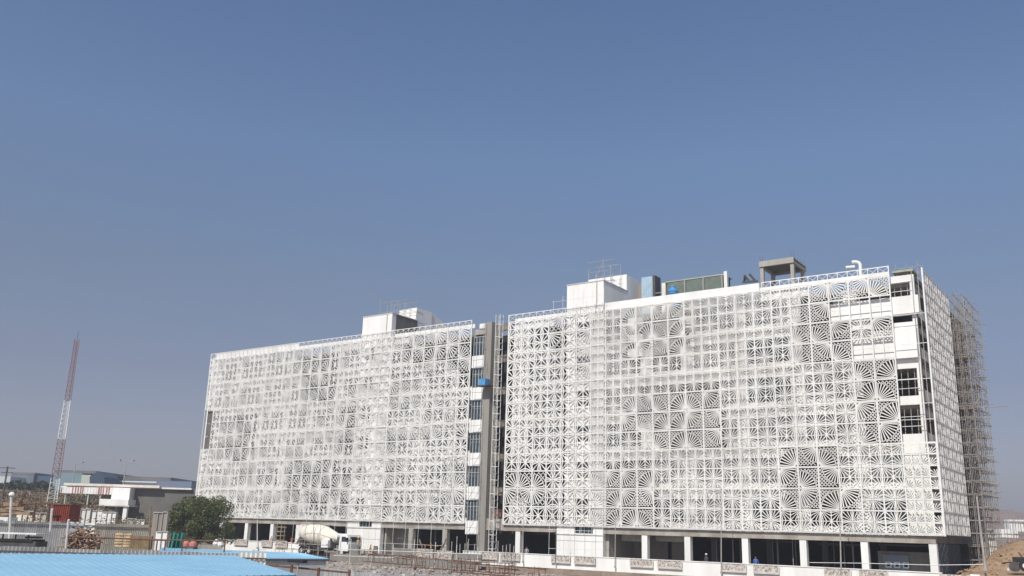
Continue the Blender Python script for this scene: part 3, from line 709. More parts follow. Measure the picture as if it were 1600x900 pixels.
# ================================================================== GREY BLOCK WALLS, REBAR, FOREGROUND CENTRE
def blockwall(label, a, b, Y, z0, z1, m=M_block, name='block_wall'):
    x0, x1 = at(a, 860, Y=Y).x, at(b, 860, Y=Y).x
    t = thing(name, label, 'wall', ((x0+x1)/2, Y, z0)); mb = MB(); z = z0; j = 0
    mb2 = MB().box(x0+.02, x1-.02, Y+.03, Y+.17, z0, z1-.02).build('mortar', M_conc, t)
    while z < z1-.1:
        x = x0 - (j % 2)*.2
        while x < x1:
            u0, u1 = max(x, x0), min(x+.39, x1)
            if u1-u0 > .06: mb.box(u0, u1, Y+random.uniform(0, .015), Y+.2, z, min(z+.185, z1))
            x += .4
        z += .2; j += 1
    mb.build('block', m, t, 'stuff'); return t
blockwall('grey block wall under the cab of the mixer truck', 525, 561, -7.5, .1, 2.1)
blockwall('small grey block pier right of the worker in brown', 583, 589, -6.0, .2, 2.2)
blockwall('grey block wall below the first bare concrete column', 612, 657, -5, .2, 2.05)
blockwall('grey block wall filling the gap below the hoist', 706, 752, -5, .2, 1.75)
blockwall('low grey brown block wall running in front of the left wing', 516, 748, -9, .0, 1.15)
def mottled(a, b, Y, z0, z1, label):
    x0, x1 = at(a, 860, Y=Y).x, at(b, 860, Y=Y).x
    t = thing('stone_stack', label, 'stone stack', ((x0+x1)/2, Y, z0)); q = random.Random(a); n = max(3, int((x1-x0)/.5)); z = z0; 
    while z < z1-.05:
        for i in range(n):
            u = x0+(x1-x0)*i/n; MB().box(u+.02, u+(x1-x0)/n-.02, Y+q.uniform(0, .08), Y+.4, z, z+.22).build('stone', M_terr, t)
        z += .24
mottled(650, 676, -5.4, .9, 2.0, 'pale mottled stones stacked left of the middle bare concrete column')
mottled(682, 706, -5.4, .8, 1.95, 'pinkish mottled stones stacked at the foot of the middle bare column')
mottled(562, 580, -6.5, .8, 1.7, 'whitish stones stacked beside the worker at the mixer truck')
# pipe fence with rails
pf = thing('pipe_fence', 'thin grey pipe fence in front of the block walls below the left wing', 'fence', (-60, -11, 0))
def pz(px, py, Y): return at(px, py, Y=Y)
for i in range(14):
    px = 532+i*16.5; q = pz(px, 846+i*.9-(i*7 % 5)*2.4, -11); MB().tube((q.x, -11, 0), (q.x+.03, -11, q.z), .035, 5).build('post', M_wpipe if i % 2 else M_galv, pf)
for (y0, y1) in ((858, 866), (868, 877)): MB().tube(pz(522, y0, -11.1), pz(752, y1, -11.1), .035, 5).build('rail', M_wpipe, pf)
for n_, (py0, py1) in enumerate(((868, 888), (879, 900), (889, 912))):
    pass
# loose vertical bars standing at the podium edge
sb = thing('starter_bars', 'row of rough grey bars sticking up before the dark opening left of the hoist', 'steel bars', (-56, -4.4, 1))
for i, (px, py) in enumerate(((706, 846), (714, 838), (719, 850), (727, 849), (732, 842), (741, 850), (747, 855), (778, 845), (785, 852), (791, 851), (797, 850), (802, 853))):
    q = at(px, py, Y=-4.3); MB().tube((q.x, -4.3, .6), (q.x+random.uniform(-.05, .1), -4.3, q.z), .05, 5).build('bar', M_galv, sb)
tk = thing('timber_props', 'rough timber props leaning in the opening left of the middle bare column', 'timber', tuple(at(670, 850, Y=-2)))
for a, b, c, d in ((655, 843, 660, 856), (660, 851, 685, 853), (673, 848, 674, 857), (692, 856, 697, 842), (688, 860, 693, 850)): MB().bar(at(a, b, Y=-3), at(c, d, Y=-3.1), .12, .1).build('prop', M_wood, tk)
hs_ = MB().prism([(-72, -14), (-52, -12), (-30, -12), (-18, -40), (-30, -60), (-62, -40)], -.2, .14, 'z'); struct('concrete_yard', hs_, mat('yard_concrete', (.22, .215, .21), .95, 0, .35, .3, c2=(.36, .34, .32)))
# rebar cages on the ground
def rebar_cage(label, a, ya, b, yb, Y, hgt, n, seed):
    q = random.Random(seed); p0, p1 = at(a, ya, Y=Y), at(b, yb, Y=Y); t = thing('rebar_cage', label, 'rebar cage', tuple(p0))
    for dz in (0, hgt):
        for dy in (0, .7): MB().tube(p0+Vector((0, dy, dz)), p1+Vector((0, dy, dz+q.uniform(-.1, .1))), .03, 5).build('long_bar', M_rust, t)
    for i in range(n):
        c = p0.lerp(p1, (i+.5)/n); l = Vector((q.uniform(-.15, .15), 0, 0)); m = MB()
        if q.random() < .25: continue
        hh = hgt*q.uniform(.5, 1.25)
        for u, v in (((0, 0, -.1), (q.uniform(-.3, .3), 0, hh+.15)), ((0, .7, -.1), (0, .7, hh+.1)), ((0, 0, hh), (0, .7, hh)), ((0, 0, 0), (0, .7, 0))): m.tube(c+Vector(u)+l, c+Vector(v), .028, 5)
        m.build('stirrup', M_rust, t)
rebar_cage('rusty rebar cage lying left in the centre foreground', 566, 877, 655, 884, -17, .8, 12, 3)
rebar_cage('long rusty rebar cage lying below the hoist in the foreground', 640, 886, 800, 896, -19, .9, 22, 4)
rebar_cage('rusty rebar cage just beyond the bottom edge under the parapet', 700, 893, 850, 906, -24, .8, 16, 5)
for i, (a, b, y) in enumerate(((575, 640, 868), (640, 745, 874), (745, 815, 885))):
    p0, p1 = at(a, y, Y=-13), at(b, y+7, Y=-13)
    t = thing('pipe_stack', ['rusty pipes lying before the truck wall', 'rusty pipes lying before the block wall in the centre', 'rusty pipes lying below the left planters'][i], 'pipes', tuple(p0))
    for k in range(4): MB().tube(p0+Vector((random.uniform(-1, 1), k*.25, random.uniform(0, .2))), p1+Vector((random.uniform(-1, 1), k*.25, random.uniform(0, .35))), .06, 6).build('pipe', M_rust if k % 2 else M_pipe, t)
# grey fabric sheeted hoarding in the bottom centre
hb = thing('grey_hoarding', 'dull grey sheet hoarding along the bottom edge right of the blue roofs', 'hoarding', tuple(at(520, 890, Y=-48)))
for i in range(15):
    p0, p1 = at(385+i*14, 872+i*1.8, D=62), at(398.6+i*14, 873.7+i*1.8, D=62)
    m = MB(); z = 0; d = (p1-p0); d.z = 0; nrm = Vector((-d.y, d.x, 0)).normalized()
    for k in range(5):
        a = p0+d*(k/5); b = p0+d*((k+1)/5); off = nrm*(.04*(k % 2))
        j = len(m.v); 
        for pt in (a, b): 
            for zz_ in (0, p0.z):
                for o in (off, off+nrm*.03): m.v.append((pt.x+o.x, pt.y+o.y, zz_))
        m.f += [(j, j+2, j+6, j+4), (j+1, j+5, j+7, j+3), (j, j+1, j+3, j+2), (j+4, j+6, j+7, j+5), (j+2, j+3, j+7, j+6), (j, j+4, j+5, j+1)]
    m.build('sheet', M_sheet, hb)
hr = thing('rusty_pipe_rail', 'rusty pipe handrail with posts in front of the grey hoarding', 'railing', tuple(at(450, 890, D=58)))
P0, P1 = at(418, 883, D=57), at(548, 895, D=57)
MB().tube(P0, P1, .06, 6).build('rail', M_rust, hr)
for px, y in ((456, 886), (498, 890), (546, 894)):
    p = at(px, y-3, D=57); MB().tube((p.x, p.y, 0), p, .09, 6).build('post', M_rust, hr)
p = at(466, 876, D=57); MB().box(p.x-.75, p.x+.6, p.y-.2, p.y+.2, p.z-.12, p.z+.05).build('dark_clamp', M_black, hr)
MB().tube((p.x, p.y, 0), p, .05, 6).build('post', M_galv, hr)
# ================================================================== CONCRETE MIXER TRUCK
def mixer():
    X0 = -76.2; y = -6.6; z = .75                                 # rear at the left, cab at the right
    t = thing('mixer_truck', 'cream drummed concrete mixer truck parked before the left wing', 'truck', (X0+5, y, z))
    MB().box(X0+.4, X0+9.6, y-.45, y+.45, z+.75, z+1.0).build('chassis', M_dgrey, t)
    dr = MB().lathe((X0+.3, y, z+2.75), (X0+6.9, y, z+2.1), [(0, .55), (.02, .85), (.2, 1.12), (.42, 1.3), (.62, 1.22), (.86, .8), (1, .5)], 20).build('drum', M_cream, t, smooth=True)
    for a, r in ((.2, 1.15), (.42, 1.33), (.62, 1.25)):
        c = Vector((X0+.3, y, z+2.75)).lerp(Vector((X0+6.9, y, z+2.1)), a); d = Vector((6.6, 0, -.65)).normalized()*.06
        MB().lathe(c-d, c+d, [(0, r), (1, r)], 20).build('drum_band', M_whited, dr)
    m = MB().prism([(X0-.7, z+3.0), (X0+.2, z+3.7), (X0+.7, z+3.6), (X0+.3, z+2.6)], y-.5, y+.5); m.build('hopper', M_whited, t)
    m = MB().prism([(X0-.9, z+1.3), (X0-.7, z+1.2), (X0+.1, z+2.4), (X0-.1, z+2.5)], y-.25, y+.25); m.build('chute', M_whited, t)
    for x in (X0+.8, X0+6.2): MB().prism([(x-.25, z+1.0), (x+.35, z+1.0), (x+.1, z+2.1), (x-.1, z+2.1)], y-.8, y+.8).build('drum_support', M_dgrey, t)
    MB().tube((X0+6.6, y-.5, z+2.3), (X0+6.6, y+.5, z+2.3), .45, 10).build('water_tank', M_white, t)
    cab = MB().prism([(X0+8.1, z+.7), (X0+9.7, z+.7), (X0+9.75, z+1.6), (X0+9.45, z+2.65), (X0+8.2, z+2.75), (X0+8.1, z+1.6)], y-1.15, y+1.15).build('cab', M_white, t)
    MB().prism([(X0+8.5, z+1.8), (X0+9.4, z+1.8), (X0+9.2, z+2.4), (X0+8.5, z+2.4)], y-1.17, y-1.155).build('window', M_glass, cab)
    MB().prism([(y-.9, z+1.85), (y+.9, z+1.85), (y+.85, z+2.4), (y-.85, z+2.4)], X0+9.7, X0+9.76, 'x').build('windscreen', M_glass, cab)
    MB().box(X0+9.5, X0+9.7, y-1.45, y-1.2, z+1.8, z+2.3).build('mirror', M_black, cab)
    MB().box(X0+5.0, X0+6.2, y-1.2, y-.6, z+1.0, z+1.9).build('tool_box', M_white, t)
    for s in (-1, 1):
        for x in (X0+1.4, X0+2.8, X0+8.6):
            w = MB().tube((x, y+s*.75, z+.52), (x, y+s*1.12, z+.52), .52, 14).build('wheel', M_black, t)
            MB().tube((x, y+s*1.10, z+.52), (x, y+s*1.14, z+.52), .25, 10).build('rim', M_whited, w)
    MB().box(X0+.9, X0+3.4, y-1.16, y-.7, z+1.08, z+1.14).build('mudguard', M_dgrey, t)
mixer()
sc = scaffold('truck_scaffold', 'timber and pipe scaffold beside the left end of the mixer truck', [-77.6, -76.9], [-9.5, -8.9], .3, 4.6, .55, mat('pale_bamboo', (.45, .37, .25), .8, .2), .03, .2, seed=51)
scaffold('yard_scaffold', 'loose rusty pipe frame in front of the mixer truck', [-74.5, -73, -71.5, -70, -68.5, -67], [-10.8], .1, 2.7, .75, M_pipe, .045, .4, seed=52)
scaffold('tall_pipe_frame', 'tall thin pipes rising in front of the mixer truck', [-73.9, -71.6, -69.0], [-10.2], .1, 6.5, 3.2, M_galv, .03, .2, seed=53)
# ================================================================== BLUE ROOFED SHEDS
def shed(name, label, pts, zs, drop):
    v = [at(x, y, Z=z) for (x, y), z in zip(pts, zs)]
    t = thing(name, label, 'shed', tuple((v[0]+v[2])/2 - Vector((0, 0, (v[0].z+v[2].z)/2))))
    # roof in troughed sheets, each a piece with raised ribs, laid from the ridge (pts 0-1) to the eave (pts 3-2)
    L = (v[1]-v[0]).length; n = max(4, int(L/1.05))
    for i in range(n):
        a, b = v[0].lerp(v[1], i/n), v[0].lerp(v[1], (i+1)/n); d, c = v[3].lerp(v[2], i/n), v[3].lerp(v[2], (i+1)/n)
        m = MB(); k0 = 0; ribs = 4; up = Vector((0, 0, 1))
        for k in range(ribs):
            for (f0, f1, h) in ((k/ribs, (k+.72)/ribs, .0), ((k+.72)/ribs, (k+1)/ribs, .014)):
                p = [a.lerp(b, f0), a.lerp(b, f1), d.lerp(c, f1), d.lerp(c, f0)]; j = len(m.v)
                m.v += [tuple(q + up*h) for q in p] + [tuple(q - up*.03) for q in p]
                m.f += [(j, j+1, j+2, j+3), (j+4, j+7, j+6, j+5)] + [(j+e, j+4+e, j+4+(e+1) % 4, j+(e+1) % 4) for e in range(4)]
        m.build('roof_sheet', M_blue, t)
    cen = (v[0]+v[1]+v[2]+v[3])/4
    w = [p.lerp(cen, .03) for p in v]
    for i in range(4):
        a, b = w[i], w[(i+1) % 4]
        m = MB(); m.v = [(a.x, a.y, 0), (b.x, b.y, 0), (b.x, b.y, b.z-.1), (a.x, a.y, a.z-.1)]; ins = (cen-(a+b)/2); ins.z = 0; ins = ins.normalized()*.08
        m.v += [(q[0]+ins.x, q[1]+ins.y, q[2]) for q in m.v]; m.f = [(0, 1, 2, 3), (7, 6, 5, 4), (0, 4, 5, 1), (1, 5, 6, 2), (2, 6, 7, 3), (3, 7, 4, 0)]
        m.build('wall', M_sheet, t)
    MB().bar(v[3]-Vector((0, 0, .09)), v[2]-Vector((0, 0, .09)), .08, .12).build('eave_board', M_dgrey, t)
    return t
shed('near_shed', 'large near shed with bright sky blue metal roof at the bottom left', [(-260, 862), (366, 868), (463, 898), (-260, 915)], [3.3, 3.3, 3.0, 3.0], 0)
shed('far_shed', 'second blue roofed shed behind the white fence and left of the rebar', [(252, 855.5), (470, 864), (514, 873), (240, 871)], [2.65, 2.65, 2.35, 2.35], 0)
# ================================================================== SHEET FENCES
def sheet_fence(name, label, p0, p1, z0, z1, sw, ribs, m, post=0, lean=0):
    p0 = Vector((p0[0], p0[1], 0)); p1 = Vector((p1[0], p1[1], 0)); d = p1-p0; n = max(1, round(d.length/sw)); t = thing(name, label, 'fence', (p0.x, p0.y, z0))
    u = d.normalized(); nrm = Vector((-u.y, u.x, 0)); q = random.Random(n)
    for i in range(n):
        mb = MB(); a = p0+d*(i/n); L = d.length/n; top = z1+q.uniform(-.05, .05)
        for k in range(ribs):
            for (f0, f1, o0, o1) in ((0, .5, 0, .11), (.5, 1, .11, 0)):
                x0 = a+u*(L*(k+f0)/ribs)+nrm*o0; x1 = a+u*(L*(k+f1)/ribs)+nrm*o1; j = len(mb.v)
                for pt in (x0, x1): mb.v += [(pt.x, pt.y, z0), (pt.x+lean, pt.y, top)]
                for pt in (x0, x1): mb.v += [(pt.x+nrm.x*.01, pt.y+nrm.y*.01, z0), (pt.x+lean+nrm.x*.01, pt.y+nrm.y*.01, top)]
                mb.f += [(j, j+2, j+3, j+1), (j+4, j+5, j+7, j+6)]
        o = mb.build('sheet', m, t)
    MB().bar((p0.x-nrm.x*.05, p0.y-nrm.y*.05, z1-.25), (p1.x-nrm.x*.05, p1.y-nrm.y*.05, z1-.25), .06, .08).build('rail', M_dgrey, t)
    return t
def fe(name, label, a, b, D, ytop_a, ytop_b, zb, sw, ribs, m):
    p, q = at(a, ytop_a, D=D), at(b, ytop_b, D=D); return sheet_fence(name, label, p, q, zb, (p.z+q.z)/2, sw, ribs, m)
fe('low_sheet_fence', 'low corrugated grey fence right behind the near blue roof', -30, 375, 50, 856.5, 860.5, .0, 1.05, 5, M_sheet)
fe('white_sheet_fence', 'short bright white corrugated fence between the two blue roofs', 372, 416, 50.5, 863, 867, .0, .8, 3, M_sheetw)
fe('grey_sheet_fence', 'tall corrugated grey fence at the far left with a brown rail above', -30, 112, 74, 814, 815, 1.2, .95, 5, M_sheet)
fe('pale_blue_hoarding', 'pale blue sheet panel between two corrugated fences', 112, 131, 75, 817, 817.5, 1.2, .9, 1, mat('pale_blue_panel', (.34, .42, .48), .6, .1))
fe('white_sheet_hoarding', 'white sheet panel behind the firewood heap', 133, 149, 75, 816, 817, 1.2, .9, 1, M_sheetw)
fe('beige_sheet_fence', 'pale beige corrugated fence behind the yellow stack', 149, 234, 73, 815.5, 823, 1.2, .95, 6, mix_objrand(mat('beige_sheet', (.46, .43, .38), .6, .12, 1, metal=.1), .15))
# ================================================================== LEFT YARD THINGS
YZ = 2.0
def yard(px, py, D): 
    p = at(px, py, D=D); return p
# black long trailer with white top rail
p0, p1 = at(-20, 850, D=60), at(64, 850, D=60)
bt = thing('black_trailer', 'long low black trailer body with a thin white canopy at the far left', 'trailer', tuple(p0))
u = (p1-p0).normalized(); n = Vector((-u.y, u.x, 0))
def slab(a, b, y0, y1, D, th, name, m, par):
    A, Bp = at(a, y0, D=D), at(b, y0, D=D); C_ = at(a, y1, D=D); h = A.z-C_.z; mid = (A.z+C_.z)/2
    return MB().bar((A.x, A.y, mid), (Bp.x, Bp.y, mid), th, h).build(name, m, par)
slab(-20, 66, 843.5, 855, 60, 1.6, 'side_body', M_dgrey, bt); slab(-20, 61, 841, 844, 60, 1.7, 'top_lip', M_black, bt)
slab(-20, 66, 831, 833, 60, 1.5, 'canopy', M_wpipe, bt)
for a in (5, 25, 45): slab(a, a+1.2, 833, 842, 60, .1, 'canopy_post', M_dgrey, bt)
slab(44, 62, 838, 841, 60, .8, 'rail', M_dgrey, bt)
# firewood heap
fh = thing('firewood_heap', 'heap of tangled brown firewood beside the white sheet panel', 'firewood', tuple(at(130, 856, D=66))); q = random.Random(9)
c = at(129, 850, D=66)
uu = Vector((math.cos(YA), math.sin(YA), 0))
for i in range(110):
    a = q.uniform(-.95, .95); h = q.uniform(0, 1.35)*(1-.35*a*a); b = c+uu*(a*1.0)+Vector((0, q.uniform(-.6, .6), h-.3))
    d = Vector((q.uniform(-1, 1), q.uniform(-.5, .5), q.uniform(-.35, .35))).normalized()*q.uniform(.3, .75)
    MB().tube(b-d, b+d, q.uniform(.03, .07), 5).build('log', M_wood, fh)
mb = MB(); 
for k in range(7): mb.tube(c+uu*(-1.0+k*.33)+Vector((0, 0, -3)), c+uu*(-1.0+k*.33)+Vector((0, 0, .1)), .3, 6)
mb.build('heap_core', M_wood, fh)
# sack stack, brick pallet, rails
ss = thing('sack_stack', 'stack of yellowish sacks right of the firewood heap', 'sacks', tuple(at(190, 856, D=66)))
c = at(191, 856.5, D=66)
for j in range(5):
    for i in range(2):
        s = MB().lathe(c+uu*(-.62+i*.62)+Vector((0, 0, .12+j*.2)), c+uu*(.0+i*.62)+Vector((0, 0, .12+j*.2+q.uniform(-.03, .03))), [(0, .03), (.12, .08+q.random()*.03), (.5, .10+q.random()*.04), (.88, .08+q.random()*.03), (1, .03)], 8)
        s.build('sack', mat('yellow_sacking', (.30, .21, .11), .9, 0, 4, c2=(.55, .45, .28)), ss)
pb_ = thing('brick_pallet', 'long low olive brown stack of bricks right of the yellow sacks', 'bricks', tuple(at(215, 857, D=66)))
c = at(202, 857.5, D=66)
for j in range(6):
    for i in range(9):
        a = c+uu*(i*.17*1.0+.03); MB().bar(a+Vector((0, 0, .08+j*.15)), a+uu*.16+Vector((0, 0, .08+j*.15)), .3, .135).build('brick', mat('olive_brick', (.20, .145, .08), .9, .3, 3), pb_)
yr = thing('yard_rail', 'dark rusty pipe rail crossing in front of the firewood and the tree', 'railing', tuple(at(110, 840, D=63)))
MB().tube(at(106, 838.5, D=63), at(258, 844, D=63), .06, 6).build('rail', M_rust, yr); MB().tube(at(258, 843.5, D=63), at(352, 845.5, D=63), .05, 6).build('rail', M_rust, yr)
for px in (234, 246, 259, 286, 352):
    p = at(px, 843, D=63); MB().tube((p.x, p.y, 0), (p.x, p.y, p.z), .05, 6).build('post', M_rust, yr)
for px, py0, py1, ln, lab, r in ((16, 776, 860, 4, 'white leaning pole with a round lamp at the far left', .09), (105, 812, 860, 5, 'white leaning pole between the grey fence and the firewood', .08), (234, 790, 860, 3, 'wooden pole rising above the brick stack', .06), (80, 795, 830, 3, 'short white pole behind the grey fence', .08)):
    p, q_ = at(px-ln/2, py1, D=64), at(px+ln/2, py0, D=64); t = thing('leaning_pole', lab, 'pole', tuple(p))
    MB().tube(p, q_, r, 7).build('shaft', M_wpipe if r > .07 else M_wood, t)
    if px == 16: MB().lathe(q_+Vector((0, 0, .0)), q_+Vector((0, 0, .3)), [(0, .1), (.3, .2), (.7, .2), (1, .08)], 10).build('lamp_globe', M_white, t)
# green tarpaulin, red sacks, white goods under the tree
tp = thing('green_tarpaulin', 'dark green tarpaulin draped over a crate below the tree', 'tarpaulin', tuple(at(278, 855, D=64)))
m = MB(); a, b = at(268, 833, D=66), at(289, 833, D=66); bot = at(278, 858, D=66).z; n_ = 10; i0 = 0
for i in range(n_+1):
    p = a.lerp(b, i/n_); o = .12*math.sin(i*1.9)
    m.v += [(p.x-uu.y*o, p.y+uu.x*o, a.z+.08*math.sin(i*1.1)), (p.x+.1*uu.x-uu.y*(o*2+.1), p.y+.1*uu.y+uu.x*(o*2-.25), bot), (p.x-uu.y*1.2, p.y+uu.x*1.2, a.z-.1)]
for i in range(n_): m.f += [(3*i, 3*i+3, 3*i+4, 3*i+1), (3*i+2, 3*i+5, 3*i+3, 3*i)]
m.build('sheet', M_green, tp)
MB().bar((a+uu*.15+Vector((-uu.y*.7, uu.x*.7, -.7))), (b-uu*.15+Vector((-uu.y*.7, uu.x*.7, -.7))), .9, 1.2).build('crate', M_wood, tp)
for i, (px, lab) in enumerate(((291, 'faded red sack left of the tree trunk'), (302, 'faded red sack right beside the other under the tree'))):
    p = at(px, 849, D=65); t = MB().lathe(p-Vector((0, 0, .3)), p+Vector((0, 0, .2)), [(0, .2), (.2, .3), (.6, .28), (.9, .14), (1, .05)], 10).build('sack', M_pink); tag(t, lab, 'sack', 'red sacks under the tree')
for i, (px, py, lab) in enumerate(((338, 846, 'small white sack under the right side of the tree'), (345, 848, 'white sack just right of the small one under the tree'))):
    p = at(px, py, D=66); t = MB().lathe(p-Vector((0, 0, .3)), p+Vector((0, 0, .15)), [(0, .2), (.3, .25), (.8, .16), (1, .06)], 10).build('sack', M_whited); tag(t, lab, 'sack', 'white sacks under the tree')

bs = thing('brick_stack', 'low stack of reddish bricks inside the opening left of the white ground floor wall', 'bricks', (-44, 1.5, 1))
for j in range(4):
    for i in range(12): MB().box(-45.6+i*.28, -45.6+i*.28+.26, 1.6, 1.95, 1.0+j*.22, 1.2+j*.22).build('brick', mix_objrand(mat('fired_brick', (.34, .15, .10), .95, .2, 3), .3), bs)
for i, (x, lab) in enumerate(((-22.3, 'steel props inside the wide opening with the pale headscarfed figure'), (-15.6, 'steel props inside the opening with the blue shirted worker'), (-9.6, 'steel props inside the opening left of the three small windows'), (-61, 'steel props inside the opening between the bare concrete columns'))):
    t = thing('steel_props', lab, 'props', (x, 2.5, 1)); qq = random.Random(i)
    for k in range(5):
        a = x+qq.uniform(-2, 2); yy = qq.uniform(2, 5); MB().tube((a, yy, 1), (a+qq.uniform(-.1, .1), yy, 4.8), .045, 6).build('prop', M_pipe, t)
    MB().box(x-1.5, x+.4, 3, 3.6, 1, 1.0+qq.uniform(.3, .8)).build('board_stack', M_wood, t)

m = MB(); q = random.Random(404)                         # broken concrete, offcuts and spoil lying about
for i in range(1500):
    x, y = q.uniform(-80, -14), -9.3-abs(q.gauss(0, 12)); s = q.uniform(.06, .26)*(1.6 if q.random() < .08 else 1); zz_ = (.14 if -68 < x < -24 else .0)
    c_ = Vector((x, y, zz_+s*.3)); d = Vector((q.uniform(-1, 1), q.uniform(-1, 1), q.uniform(-.3, .3))).normalized()*s
    m.bar(c_-d, c_+d, s*q.uniform(.6, 1.2), s*q.uniform(.3, .9))
m.build('rubble', mat('rubble_mix', (.20, .15, .12), .95, 0, 1.2, .3, c2=(.50, .46, .42), mixs=.4), kind='stuff')
m = MB()
for i in range(500):
    x, y = q.uniform(-2, 12), q.uniform(-3, 24); s = q.uniform(.05, .2); z_ = ground_z(x, y)
    c_ = Vector((x, y, z_+s*.3)); d = Vector((q.uniform(-1, 1), q.uniform(-1, 1), q.uniform(-.3, .3))).normalized()*s; m.bar(c_-d, c_+d, s, s*.7)
m.build('loose_stones', M_earth2, kind='stuff')
# ================================================================== TREES
def leafcloud(m, c, r, n, s, q, flat_=.75):
    for i in range(n):
        while True:
            d = Vector((q.uniform(-1, 1), q.uniform(-1, 1), q.uniform(-1, 1)))
            if d.length < 1: break
        d = d.normalized()*(d.length**.45); p = c+Vector((d.x*r, d.y*r, d.z*r*flat_))
        a = Vector((q.uniform(-1, 1), q.uniform(-1, 1), q.uniform(-.6, .6))).normalized(); b = a.orthogonal().normalized(); b.rotate(Matrix.Rotation(q.uniform(0, 6), 3, a))
        ss_ = s*q.uniform(.6, 1.4); i0 = len(m.v)
        m.v += [tuple(p-a*ss_), tuple(p+b*ss_*.5), tuple(p+a*ss_), tuple(p-b*ss_*.5)]; m.f.append((i0, i0+1, i0+2, i0+3))
def tree(name, label, cat, base, h, r, lumps, per, leaf, m, seed, group=None, trunk=.22, low=.25):
    q = random.Random(seed); t = thing(name, label, cat, tuple(base), group=group)
    tb = MB(); top = base+Vector((q.uniform(-.2, .2), 0, h*.45)); tb.tube(base, top, trunk, 8, trunk*.6)
    cr = MB()
    for i in range(lumps):
        a = i*2.4+q.uniform(-.4, .4); f = q.random()**.5; zf = q.uniform(low, 1)
        rad = r*f*math.sqrt(max(.08, 1-((zf-.45)/.62)**2)); c = base+Vector((math.cos(a)*rad, math.sin(a)*rad, h*zf*.9))
        tb.tube(top-Vector((0, 0, q.uniform(0, h*.2))), c, trunk*.3, 5, .03)
        leafcloud(cr, c, r*q.uniform(.14, .33), per, leaf, q)
    tb.build('trunk', M_bark, t)
    me = bpy.data.meshes.new('crown'); me.from_pydata([(a-base.x, b-base.y, c-base.z) for a, b, c in cr.v], [], cr.f); me.materials.append(m)
    put('crown', me, t); return t
tb_ = at(307, 840, Y=-14); tree('broad_tree', 'broad dark green tree standing before the left end of the building', 'tree', Vector((tb_.x, -14, .4)), 7.7, 4.6, 70, 330, .13, M_leaf, 12, trunk=.3, low=.28)
for i, (px, py, D, h, r, l) in enumerate(((6, 760, 235, 9, 6, 'dark tree at the left edge before the distant sheds'), (26, 757, 230, 9.6, 7, 'dark rounded tree second from the left edge'), (45, 754, 228, 10, 7, 'tallest dark tree in the row before the far sheds'), (62, 756, 232, 9.5, 6, 'dark tree just left of the red and white mast'), (14, 762, 225, 8.5, 5, 'low dark tree in front of the first two'))):
    p = at(px, py+4, D=D); tree('background_tree', l, 'tree', Vector((p.x, p.y, 2)), p.z-2+2, r, 16, 90, .5, M_leafd, 60+i, 'dark trees beyond the yard', low=.4)
# scrub bank
def hill(name, pts, m, depth, z0=0, seed=1, rough=1):
    q = random.Random(seed); v = []; f = []; N = 9
    for i, p in enumerate(pts):
        for j in range(N):
            s_ = j/(N-1); dv = (p-C0); dv.z = 0; dv.normalize(); prof = math.sin(math.pi*s_)**.7 if 0 < s_ < 1 else 0
            pos = p+dv*depth*(s_-.45); v.append((pos.x, pos.y, z0+(p.z-z0)*prof+q.uniform(-1, 1)*rough*.15*(prof > 0)))
    for i in range(len(pts)-1):
        for j in range(N-1): f.append((i*N+j, (i+1)*N+j, (i+1)*N+j+1, i*N+j+1))
    me = bpy.data.meshes.new(name); me.from_pydata(v, [], f); me.materials.append(m)
    for p in me.polygons: p.use_smooth = True
    put(name, me, kind='structure')
hill('scrub_bank', [at(x, y, D=210) for x, y in ((-260, 775), (-120, 770), (-40, 768), (0, 766), (30, 768), (60, 770), (85, 772), (110, 774), (160, 778), (220, 790), (280, 800), (330, 812))], M_hill, 40, -.3, 3, 2)
m = MB(); q = random.Random(77)
for i in range(420):
    px = q.uniform(-20, 165); py = q.uniform(768, 812); D = 198-(py-768)*1.9; leafcloud(m, at(px, py, D=D), q.uniform(.5, 1.3), 26, .22, q)
me = bpy.data.meshes.new('scrub'); me.from_pydata(m.v, [], m.f); me.materials.append(M_leafb); put('scrub', me, kind='stuff')
m = MB()
for i in range(60):
    px = q.uniform(98, 175); py = q.uniform(772, 792); leafcloud(m, at(px, py, D=192-(py-768)*.5), q.uniform(.6, 1.4), 30, .22, q)
me = bpy.data.meshes.new('green_scrub'); me.from_pydata(m.v, [], m.f); me.materials.append(M_leafd); put('green_scrub', me, kind='stuff')
m = MB(); q = random.Random(78)                      # bushes and dry weeds behind the fences
for i in range(150):
    px = q.uniform(-10, 262); leafcloud(m, at(px, q.uniform(809, 818)+px*.012, D=q.uniform(84, 120)), q.uniform(.25, .7), 26, .10, q)
me = bpy.data.meshes.new('weeds'); me.from_pydata(m.v, [], m.f); me.materials.append(M_leafb); put('weeds', me, kind='stuff')
